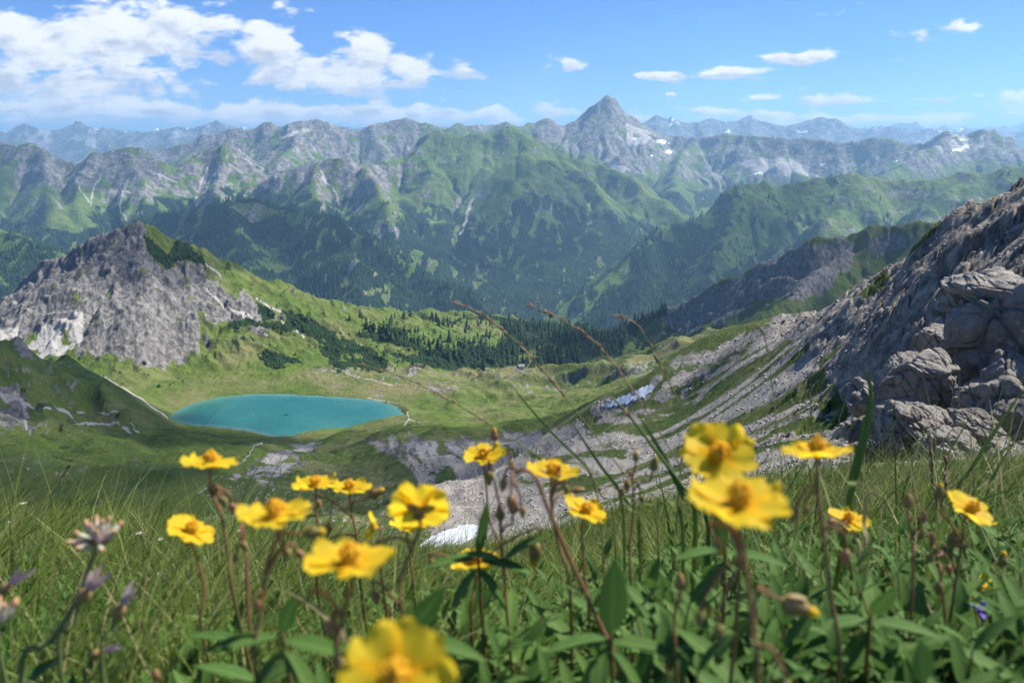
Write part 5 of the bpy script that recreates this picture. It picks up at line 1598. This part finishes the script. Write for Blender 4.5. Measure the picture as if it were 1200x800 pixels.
# ---- grasses with seed heads
def seed_grass(pts, depth, head_frac, label, r=.00052, seed=0, dense=34, kind='spike', tone=.65, sp=.0028, lean=(.02, .05)):
    p0 = P3(*pts[0], depth)
    P_ = [P3(a, b__, depth * (1 + .0 * i)) - p0 for i, (a, b__) in enumerate(pts)]
    ge = ground_end(P_[-1] + p0, *lean) - p0
    P_.append(ge)
    th = empty('grass_stalk', p0)
    MB().tube(P_, r * .5, r * 1.2, 6, tone).build('stem', M_GSTEM, th)
    sp_ = spline(np.array(P_), 14); L = np.concatenate([[0], np.cumsum(np.linalg.norm(np.diff(sp_, axis=0), axis=1))])
    rs = np.random.RandomState(seed); hd = MB()
    T = np.gradient(sp_, axis=0); T /= np.linalg.norm(T, axis=1, keepdims=True)
    for (h0, h1) in head_frac:
        for i in range(int(dense * (h1 - h0) / sum(b__ - a for a, b__ in head_frac))):
            f = rs.uniform(h0, h1) * L[-1] * 1.0
            c = np.array([np.interp(f, L, sp_[:, k]) for k in range(3)]); tt = np.array([np.interp(f, L, T[:, k]) for k in range(3)])
            ax = -tt + rs.normal(size=3) * .22
            hd.ball(c + rs.normal(size=3) * sp * .22, ax, sp * rs.uniform(.7, 1.2), sp * .26, rs.rand(), 5, 5, 0, .5)
    hd.build('seed_head', M_HEAD, th)
    tag(th, label, 'grass stalk', 'grass stalks with seed heads')
    return th


seed_grass([(533, 354), (556, 364), (578, 378), (610, 405), (650, 450), (688, 498), (735, 560), (770, 615)], .62, [(.0, .10), (.125, .24)], 'arching grass stalk with the highest brown seed head, left of the other two', seed=1, dense=60)
seed_grass([(617, 356), (645, 368), (675, 384), (706, 410), (740, 455), (775, 510), (806, 560), (830, 600)], .60, [(.0, .27)], 'arching grass stalk with a long slender brown seed head, middle of the three', seed=2, dense=60)
seed_grass([(716, 369), (736, 374), (752, 388), (775, 430), (800, 480), (822, 530), (840, 580)], .66, [(.0, .08), (.10, .17)], 'short-headed arching grass stalk, rightmost of the three', seed=3, dense=34)
seed_grass([(418, 426), (450, 434), (480, 445), (530, 470), (580, 500), (640, 540), (700, 580)], .62, [(.0, .24)], 'low arching grass stalk with a faint brown head before the lake shore', seed=4, dense=40, r=.0006, sp=.0026)
seed_grass([(884, 380), (893, 388), (900, 410), (906, 460), (912, 520), (916, 580)], .72, [(.0, .07)], 'thin pale upright grass stalk nodding left before the grey scree', seed=5, dense=14, tone=.9, sp=.0028)
seed_grass([(718, 466), (740, 490), (770, 530), (800, 570), (830, 620)], .55, [(.0, .05)], 'thick green grass stalk with a reddish tip leaning left', seed=6, dense=10, r=.0016, tone=.2)
seed_grass([(676, 525), (660, 480), (640, 450), (660, 520), (690, 570)][:1] + [(690, 550), (705, 580), (720, 620)], .6, [(.0, .15)], 'short dry grass tip above the yellow flower tipped right', seed=7, dense=12, tone=.8)
seed_grass([(83, 545), (72, 560), (60, 585), (50, 620), (45, 660)], 1.3, [(.0, .10), (.16, .2), (.3, .34)], 'thin grass stalk with pale seeds against the dark bowl at the left', seed=8, dense=12, sp=.006, r=.001, tone=.8)
seed_grass([(1090, 508), (1091, 530), (1093, 560), (1096, 600)], 1.1, [(.0, .35)], 'rust-red seed spike standing before the limestone blocks', seed=9, dense=50, sp=.006, r=.0012)
seed_grass([(1110, 535), (1108, 550), (1106, 580)], 1.15, [(.0, .3)], 'shorter rust-red seed spike right of the taller one', seed=10, dense=30, sp=.006, r=.0012)
seed_grass([(950, 462), (952, 500), (956, 540), (958, 580)], .9, [(.0, .12)], 'thin upright grass stalk left of the broad tall blade', seed=11, dense=14, r=.0009)


def blade(pts, depth, w, label, tone, seed=0, lean=(.01, .04), twist=.3):
    P_ = [P3(a, b__, depth) for a, b__ in pts]
    P_.append(ground_end(P_[-1], *lean)); P_ = spline(np.array(P_), 8); p0 = P_[-1].copy(); P_ = P_ - p0
    n = len(P_); f = np.linspace(0, 1, n)
    wd = w * .5 * np.sin(np.clip(f * 2.2, 0, 1) * math.pi / 2) + .0002
    s = np.stack([np.cos(twist * f * 3), np.sin(twist * f * 3) * .6, 0 * f], -1)
    k = np.stack([0 * f, 0 * f + .25, 0 * f], -1) * wd[:, None]
    V = np.stack([P_ - s * wd[:, None] - k, P_, P_ + s * wd[:, None] - k], 1)
    i = np.arange(n * 3).reshape(n, 3)
    F = np.concatenate([np.stack([i[:-1, c], i[:-1, c + 1], i[1:, c + 1], i[1:, c]], -1) for c in (0, 1)])
    o = MB().add(V.reshape(-1, 3), F, tone).build('long_grass', M_GRASS); o.location = p0
    tag(o, label, 'grass blade', 'single tall blades of grass', 'thing')
blade([(1010, 428), (1020, 455), (1016, 500), (1002, 560), (994, 600)], .55, .0052, 'broad dark green blade with a brown tip before the rocks', .1, 1)
blade([(1012, 485), (1008, 520), (998, 560), (992, 600)], .56, .006, 'shorter green blade beside the broad dark one', .25, 2)
blade([(1200, 455), (1172, 495), (1140, 545), (1115, 590)], .75, .006, 'long blade leaning right to the right edge', .5, 3)
blade([(1215, 566), (1180, 574), (1140, 590), (1100, 625)], .6, .006, 'wide bluish blade arching right along the right edge', .7, 4, twist=.1)
blade([(1190, 515), (1165, 555), (1150, 600)], .8, .005, 'pale green blade crossing the grass below the right rocks', .7, 5)
blade([(748, 486), (775, 530), (800, 580), (815, 620)], .55, .0045, 'blade leaning left between the seed heads and the flower facing the viewer', .3, 6)
blade([(660, 480), (700, 540), (735, 590), (750, 640)], .6, .003, 'very thin blade leaning left over the scree', .4, 7)
blade([(590, 440), (640, 500), (690, 550), (730, 600)], .62, .0025, 'thinnest blade, running from the far knolls down to the buds', .5, 8)
blade([(906, 478), (870, 492), (835, 500), (800, 530)], .8, .003, 'dry pale blade bent flat above the flower facing the viewer', 1.0, 9)
blade([(940, 590), (970, 602), (1000, 625), (1006, 680)], .5, .003, 'curled white dry blade beside the small low flower', 1.0, 10)
blade([(1040, 600), (1020, 575), (1012, 610), (1015, 670)], .5, .0028, 'second curled dry blade right of the small low flower', 1.0, 11)
blade([(620, 590), (700, 578), (760, 590), (800, 620)], .55, .0035, 'blade lying level behind the cluster of small buds', .35, 12)
blade([(285, 700), (330, 690), (380, 720), (420, 780)], .40, .0030, 'straw-coloured blade low on the left, below the large side-on flower', 1.0, 13)


# ---- kidney vetch and faded blossoms on the left
def vetch(px, py, wpx, depth, stem, label, seed):
    c = P3(px, py, depth); R = wpx / 2 / FPX * depth
    th = empty('vetch_flower', c); rs = np.random.RandomState(seed)
    pts = [np.zeros(3)] + [P3(a, b__, depth) - c for a, b__ in stem]
    ge = ground_end(pts[-1] + c, .0, .01) - c; pts.append(ge)
    MB().tube(pts, .0010, .0014, 7, .35).build('stem', M_GSTEM, th)
    for k in range(9):
        an = TAU * k / 9 + rs.normal() * .1; el = rs.uniform(.15, .7)
        V, F = leaf_geo((0, 0, R * .05), (math.cos(an) * math.cos(el), math.sin(an) * math.cos(el), math.sin(el)), (0, 0, 1), R * rs.uniform(.75, .95), R * .30, .25, -.15)
        MB().add(V, F, .5 + .4 * rs.rand()).build('bract', M_LEAF, th)
    for k in range(15):
        an = TAU * k / 7.5 + rs.normal() * .2; el = rs.uniform(.5, 1.35) if k < 11 else rs.uniform(0, .5)
        d = np.array([math.cos(an) * math.cos(el), math.sin(an) * math.cos(el), math.sin(el)])
        L = R * rs.uniform(.85, 1.15)
        o = MB().ball(d * L * .55, d, L * .5, R * .13, rs.rand(), 8, 8).build('blossom', M_CREAM if k % 3 else M_PINK, th)
        MB().ball(d * L * 1.02, d + rs.normal(size=3) * .2, L * .14, R * .09, rs.rand(), 6, 6).build('tip', M_ORANGE, o)
    tag(th, label, 'vetch flower', 'kidney vetch heads on the left')
vetch(116, 640, 62, .34, [(108, 655), (92, 700), (60, 750), (25, 795)], 'cream vetch head with orange tips and green bracts on a long brown stem', 1)
vetch(-2, 738, 70, .30, [(-4, 760), (-10, 800)], 'faded pinkish vetch head cut by the left edge', 2)


def faded(px, py, L, axis, depth, stem, label, seed):
    c = P3(px, py, depth); Lm = L / FPX * depth; ax = np.array(axis, float); ax /= np.linalg.norm(ax)
    th = empty('faded_blossom', c); rs = np.random.RandomState(seed)
    MB().ball((0, 0, 0), ax, Lm * .34, Lm * .24, (.1, .8), 8, 10, .06).build('calyx', M_SEPAL, th)
    for k in range(4):
        d = ax + rs.normal(size=3) * .16
        V, F = leaf_geo(ax * Lm * .2, d, (0, -1, .2), Lm * rs.uniform(.8, 1.3), Lm * .17, .5, rs.uniform(-.2, .3))
        MB().add(V, F, rs.rand()).build('petal', M_PINK, th)
    pts = [-ax * Lm * .3] + [P3(a, b__, depth) - c for a, b__ in stem]; pts.append(ground_end(pts[-1] + c, 0, .01) - c)
    MB().tube(pts, .0008, .0011, 6, .3).build('stem', M_GSTEM, th)
    tag(th, label, 'faded blossom', 'faded pink blossoms on the left')
faded(98, 698, 34, (.62, 0, .78), .33, [(88, 730), (70, 780)], 'faded pink blossom drooping below the cream vetch head', 1)
faded(139, 716, 34, (.5, 0, .85), .33, [(134, 740), (120, 790)], 'faded pink blossom right of the other one below the vetch head', 2)
faded(6, 690, 28, (.7, 0, .6), .34, [(2, 720), (0, 770)], 'faded pink blossom at the left edge', 3)
faded(112, 766, 24, (.9, 0, .4), .38, [(108, 780), (100, 800)], 'small faded pink blossom near the ground at lower left', 4)

# small purple flower at the lower right
c = P3(1151, 716, .5); th = empty('purple_flower', c); rs = np.random.RandomState(4)
for k in range(6):
    d = (math.cos(k * 1.1), math.sin(k * 1.1) * .8, rs.uniform(.1, .6)); V, F = leaf_geo((0, 0, 0), d, (0, 0, 1), .0085, .0045, .3, .3)
    MB().add(V, F, rs.rand()).build('petal', M_PURPLE, th)
MB().tube([(0, 0, 0), (.002, .01, -.02), ground_end(c, 0, .01) - c], .0006, .0009, 5, .3).build('stem', M_GSTEM, th)
tag(th, 'small purple flower beneath the half-closed yellow one', 'flower')

# tiny white flowers in the turf
rs = np.random.RandomState(12)
places = [(28, 590, 'beside the thin pale-seeded stalk at the left edge'), (12, 612, 'lowest by the left edge at the rim of the bank'), (188, 632, 'just left of the leftmost yellow flower'), (163, 625, 'left of the tipped leftmost yellow flower'), (282, 622, 'right of the stem of the leftmost flowers'),
          (188, 673, 'deeper in the turf below the leftmost yellow flower'), (74, 676, 'in the turf between vetch head and left edge'), (85, 690, 'beside the faded blossoms'), (145, 730, 'right below the faded blossoms'), (1158, 553, 'in the grass below the limestone blocks')]
for i, (px, py, where) in enumerate(places):
    dep = 1.6 if py < 640 else 1.0
    if i == 9: dep = 4.0
    c = P3(px, py, dep); th = empty('white_flower', c)
    R = .006 * dep ** .5
    for k in range(5):
        an = k * TAU / 5
        V, F = leaf_geo((0, 0, 0), (math.cos(an), math.sin(an), .4), (0, 0, 1), R, R * .6, .2, .2)
        MB().add(V, F, rs.rand()).build('petal', M_WHITE, th)
    g_ = ground_end(c, 0, .0) - c; g_[2] = min(g_[2], -.02)
    MB().tube([(0, 0, 0), g_ * .5 + np.array([.004, 0, 0]), g_], .0006, .0009, 5, .3).build('stem', M_GSTEM, th)
    tag(th, 'tiny white flower ' + where, 'flower', 'tiny white flowers in the turf')
# ------------------------------------------------------------------ camera, light, air
cam = bpy.data.cameras.new('camera'); cam.sensor_width = 36; cam.lens = FPX / 1200 * 36
cam.clip_start = .02; cam.clip_end = 80000
cam.dof.use_dof = True; cam.dof.focus_distance = 4.0; cam.dof.aperture_fstop = 12.5
co_ = bpy.data.objects.new('camera', cam); COL.objects.link(co_)
co_.rotation_euler = (math.radians(90) - PITCH, 0, 0)
SC.camera = co_
SUN_EL, SUN_AZ = math.radians(50), math.radians(62)      # azimuth clockwise from the view direction
sdir = Vector((math.sin(SUN_AZ) * math.cos(SUN_EL), math.cos(SUN_AZ) * math.cos(SUN_EL), math.sin(SUN_EL)))
sl = bpy.data.lights.new('sun', 'SUN'); sl.energy = 4.9; sl.angle = math.radians(.53); sl.color = (1, .96, .9)
so = bpy.data.objects.new('sun', sl); COL.objects.link(so); so.rotation_euler = sdir.to_track_quat('Z', 'Y').to_euler()
W = bpy.data.worlds.new('World'); SC.world = W; W.use_nodes = True
W.cycles.sampling_method = 'MANUAL'; W.cycles.sample_map_resolution = 256
t = NT(W.node_tree)
bg = W.node_tree.nodes['Background']
sky = t.new('ShaderNodeTexSky', sky_type='NISHITA'); sky.sun_disc = False
sky.sun_elevation = SUN_EL; sky.sun_rotation = SUN_AZ; sky.altitude = 2100; sky.air_density = 1.0; sky.dust_density = .2; sky.ozone_density = 3.0
bg.inputs[1].default_value = .088
CLOUDS = True; VOFF = .93
if CLOUDS:
    dirv = t.new('ShaderNodeTexCoord').outputs['Generated']
    sep = t.new('ShaderNodeSeparateXYZ'); t.put(sep.inputs[0], dirv)
    yy = t.m('MAXIMUM', sep.outputs[1], .05)
    U = t.m('DIVIDE', sep.outputs[0], yy); V = t.m('DIVIDE', sep.outputs[2], yy)
    # (photo position, half sizes in photo pixels, weight) of each cloud, turned into sky directions
    BL = [(150, 48, 130, 44, 1.25), (40, 55, 95, 50, 1.2), (195, 32, 75, 36, 1.2), (250, 40, 50, 26, .95), (110, 95, 130, 40, 1.05), (205, 95, 34, 44, .8), (10, 95, 90, 55, 1.05), (150, 75, 60, 40, .6),
          (318, 62, 38, 44, 1.25), (400, 90, 85, 26, 1.25), (428, 65, 40, 36, 1.3), (480, 82, 44, 28, 1.15), (540, 82, 34, 20, 1.1), (345, 92, 50, 24, 1.0), (450, 95, 90, 16, 1.0), (360, 80, 30, 16, .6),
          (60, 126, 120, 20, 1.35), (170, 131, 120, 16, 1.35), (300, 131, 110, 15, 1.3), (430, 130, 100, 16, 1.35), (510, 134, 60, 11, 1.15), (585, 137, 40, 11, 1.1), (648, 130, 34, 12, 1.15), (30, 140, 200, 10, 1.1), (250, 141, 250, 7, .9),
          (668, 71, 24, 10, .95), (790, 86, 42, 8, 1.2), (868, 84, 36, 7, 1.1), (932, 68, 50, 11, 1.3), (782, 111, 13, 5, 1.0), (1125, 40, 34, 9, .75), (1082, 43, 22, 9, .45), (735, 68, 14, 12, .4), (632, 70, 8, 9, .4),
          (985, 117, 55, 9, 1.1), (900, 113, 28, 6, .9), (1075, 118, 150, 5, .62), (1130, 116, 32, 5, .9), (1180, 118, 42, 16, .9), (1190, 132, 40, 16, 1.2), (830, 131, 36, 7, 1.05), (900, 135, 60, 8, 1.0), (980, 138, 90, 9, 1.1), (1080, 140, 80, 8, 1.0), (740, 139, 40, 6, .8), (1000, 142, 260, 6, .85), (1180, 5, 40, 8, .35), (20, 5, 40, 5, .3), (860, 135, 260, 5, .5)]
    cmb = t.new('ShaderNodeCombineXYZ'); t.put(cmb.inputs[0], U); t.put(cmb.inputs[1], t.m('MULTIPLY', V, 1.5)); cmb.inputs[2].default_value = 3.3
    nv = cmb.outputs[0]
    HS = [None, None]
    def density(du, dv, fine):
        u2 = t.m('ADD', U, du); v2 = t.m('ADD', V, dv)
        c2 = t.new('ShaderNodeCombineXYZ'); t.put(c2.inputs[0], u2); t.put(c2.inputs[1], t.m('MULTIPLY', v2, 2.2)); c2.inputs[2].default_value = 3.3
        wq = t.new('ShaderNodeTexNoise'); t.put(wq.inputs['Vector'], c2.outputs[0]); wq.inputs['Scale'].default_value = 9; wq.inputs['Detail'].default_value = 3
        wv = t.new('ShaderNodeVectorMath', operation='MULTIPLY_ADD'); t.put(wv.inputs[0], wq.outputs['Color']); wv.inputs[1].default_value = (.08, .06, 0); t.put(wv.inputs[2], c2.outputs[0])
        s2 = t.new('ShaderNodeSeparateXYZ'); t.put(s2.inputs[0], wv.outputs[0])
        uu = t.m('SUBTRACT', s2.outputs[0], .04); vv = t.m('SUBTRACT', t.m('DIVIDE', s2.outputs[1], 2.2), .0136)
        acc = None
        for (cx, cy, rx, ry, w) in BL:
            a0, b0 = ray(cx, cy)
            a1, _ = ray(cx + rx, cy); _, b1 = ray(cx, cy - ry)
            q = t.m('POWER', t.m('MULTIPLY', t.m('SUBTRACT', uu, a0), 1 / (a1 - a0)), 2.0)
            q = t.m('ADD', q, t.m('POWER', t.m('MULTIPLY', t.m('SUBTRACT', vv, b0), 1 / (b1 - b0)), 2.0))
            f = t.m('MULTIPLY', t.m('EXPONENT', t.m('MULTIPLY', q, -1.1)), w)
            acc = f if acc is None else t.m('MAXIMUM', acc, f)
            if fine:
                hgt = t.m('MULTIPLY', t.m('SUBTRACT', vv, b0), 1 / (b1 - b0))
                fs = t.m('MULTIPLY', f, f)
                HS[0] = t.m('MULTIPLY', fs, hgt) if HS[0] is None else t.m('MULTIPLY_ADD', fs, hgt, HS[0])
                HS[1] = fs if HS[1] is None else t.m('ADD', HS[1], fs)
        nz = t.noise(c2.outputs[0], 20, 9 if fine else 5, .62, .25)
        nl = t.noise(c2.outputs[0], 11, 3, .5)
        if fine:
            vo = t.new('ShaderNodeTexVoronoi', feature='F1'); t.put(vo.inputs['Vector'], wv.outputs[0]); vo.inputs['Scale'].default_value = 22; vo.inputs['Detail'].default_value = 2; vo.inputs['Roughness'].default_value = .6
            acc = t.m('ADD', acc, t.m('MULTIPLY', t.m('SUBTRACT', VOFF, vo.outputs['Distance']), .55))
        return t.m('ADD', acc, t.m('ADD', t.m('MULTIPLY', t.m('SUBTRACT', nz, .5), 1.9), t.m('MULTIPLY', t.m('SUBTRACT', nl, .5), 1.5)))
    d0 = density(0, 0, True)
    def lump(du, dv):
        c3 = t.new('ShaderNodeCombineXYZ'); t.put(c3.inputs[0], t.m('ADD', U, du)); t.put(c3.inputs[1], t.m('MULTIPLY', t.m('ADD', V, dv), 2.2)); c3.inputs[2].default_value = 3.3
        return t.noise(c3.outputs[0], 20, 6, .6, .25)
    lp_ = t.m('MULTIPLY', t.m('SUBTRACT', lump(.012, .014), lump(-.004, -.006)), 2.2)
    d1 = t.m('ADD', t.m('ADD', d0, lp_), t.m('MULTIPLY', t.m('SUBTRACT', d0, .9), .35))
    mask = t.step(d0, .32, .86)
    up_ = t.m('DIVIDE', HS[0], t.m('ADD', HS[1], .02))
    lit = t.step(t.m('ADD', t.m('MULTIPLY', lp_, -.8), t.m('MULTIPLY', up_, .55)), -.55, .35)
    thick = t.step(d0, .7, 1.5)
    body = t.mix(lit, (3.7, 4.1, 4.8), (6.0, 6.1, 6.3))
    body = t.mix(t.m('MULTIPLY', thick, t.step(lit, .9, .1, 0, .6)), body, (2.9, 3.2, 3.8))
    skc = t.mix(1.0, sky.outputs[0], (.39, .56, .83), 'MULTIPLY')
    csky = t.mix(t.m('MULTIPLY', mask, .96), skc, body)
    t.put(bg.inputs[0], csky)
else:
    t.put(bg.inputs[0], sky.outputs[0])

# air: one closed box of thin even haze
HZ = 5.6e-5
mh = bpy.data.materials.new('air'); mh.use_nodes = True
th = NT(mh.node_tree); mh.node_tree.nodes.remove(mh.node_tree.nodes['Principled BSDF'])
pv = th.new('ShaderNodeVolumePrincipled'); pv.inputs['Color'].default_value = (.38, .68, 1.0, 1); pv.inputs['Density'].default_value = HZ
pv.inputs['Density Attribute'].default_value = ''
pv.inputs['Temperature Attribute'].default_value = ''
mh.cycles.homogeneous_volume = True
pv.inputs['Anisotropy'].default_value = .2
mh.node_tree.links.new(pv.outputs[0], mh.node_tree.nodes['Material Output'].inputs['Volume'])
bm = bmesh.new(); bmesh.ops.create_cube(bm, size=1)
ztop = max(float(v[2].max()) for v in LAND.values()) + 12
zbot = min(float(v[2].min()) for v in LAND.values()) - 2
bmesh.ops.scale(bm, vec=(60000, 33000, ztop - zbot), verts=bm.verts)
bmesh.ops.translate(bm, vec=(0, 15000, (ztop + zbot) / 2), verts=bm.verts)
me = bpy.data.meshes.new('haze'); bm.to_mesh(me); bm.free(); me.materials.append(mh)
ho = bpy.data.objects.new('haze', me); COL.objects.link(ho); tag(ho, 'thin blue mountain haze', 'haze', None, 'stuff')

SC.render.engine = 'CYCLES'
SC.view_settings.view_transform = 'Standard'; SC.view_settings.look = 'None'; SC.view_settings.gamma = 1
SC.view_settings.exposure = 1.05
cy = SC.cycles
cy.max_bounces = 6; cy.diffuse_bounces = 2; cy.glossy_bounces = 2; cy.transmission_bounces = 3; cy.volume_bounces = 0; cy.transparent_max_bounces = 8
cy.use_denoising = True
cy.use_adaptive_sampling = True; cy.adaptive_threshold = 0.02
cy.sample_clamp_indirect = 4
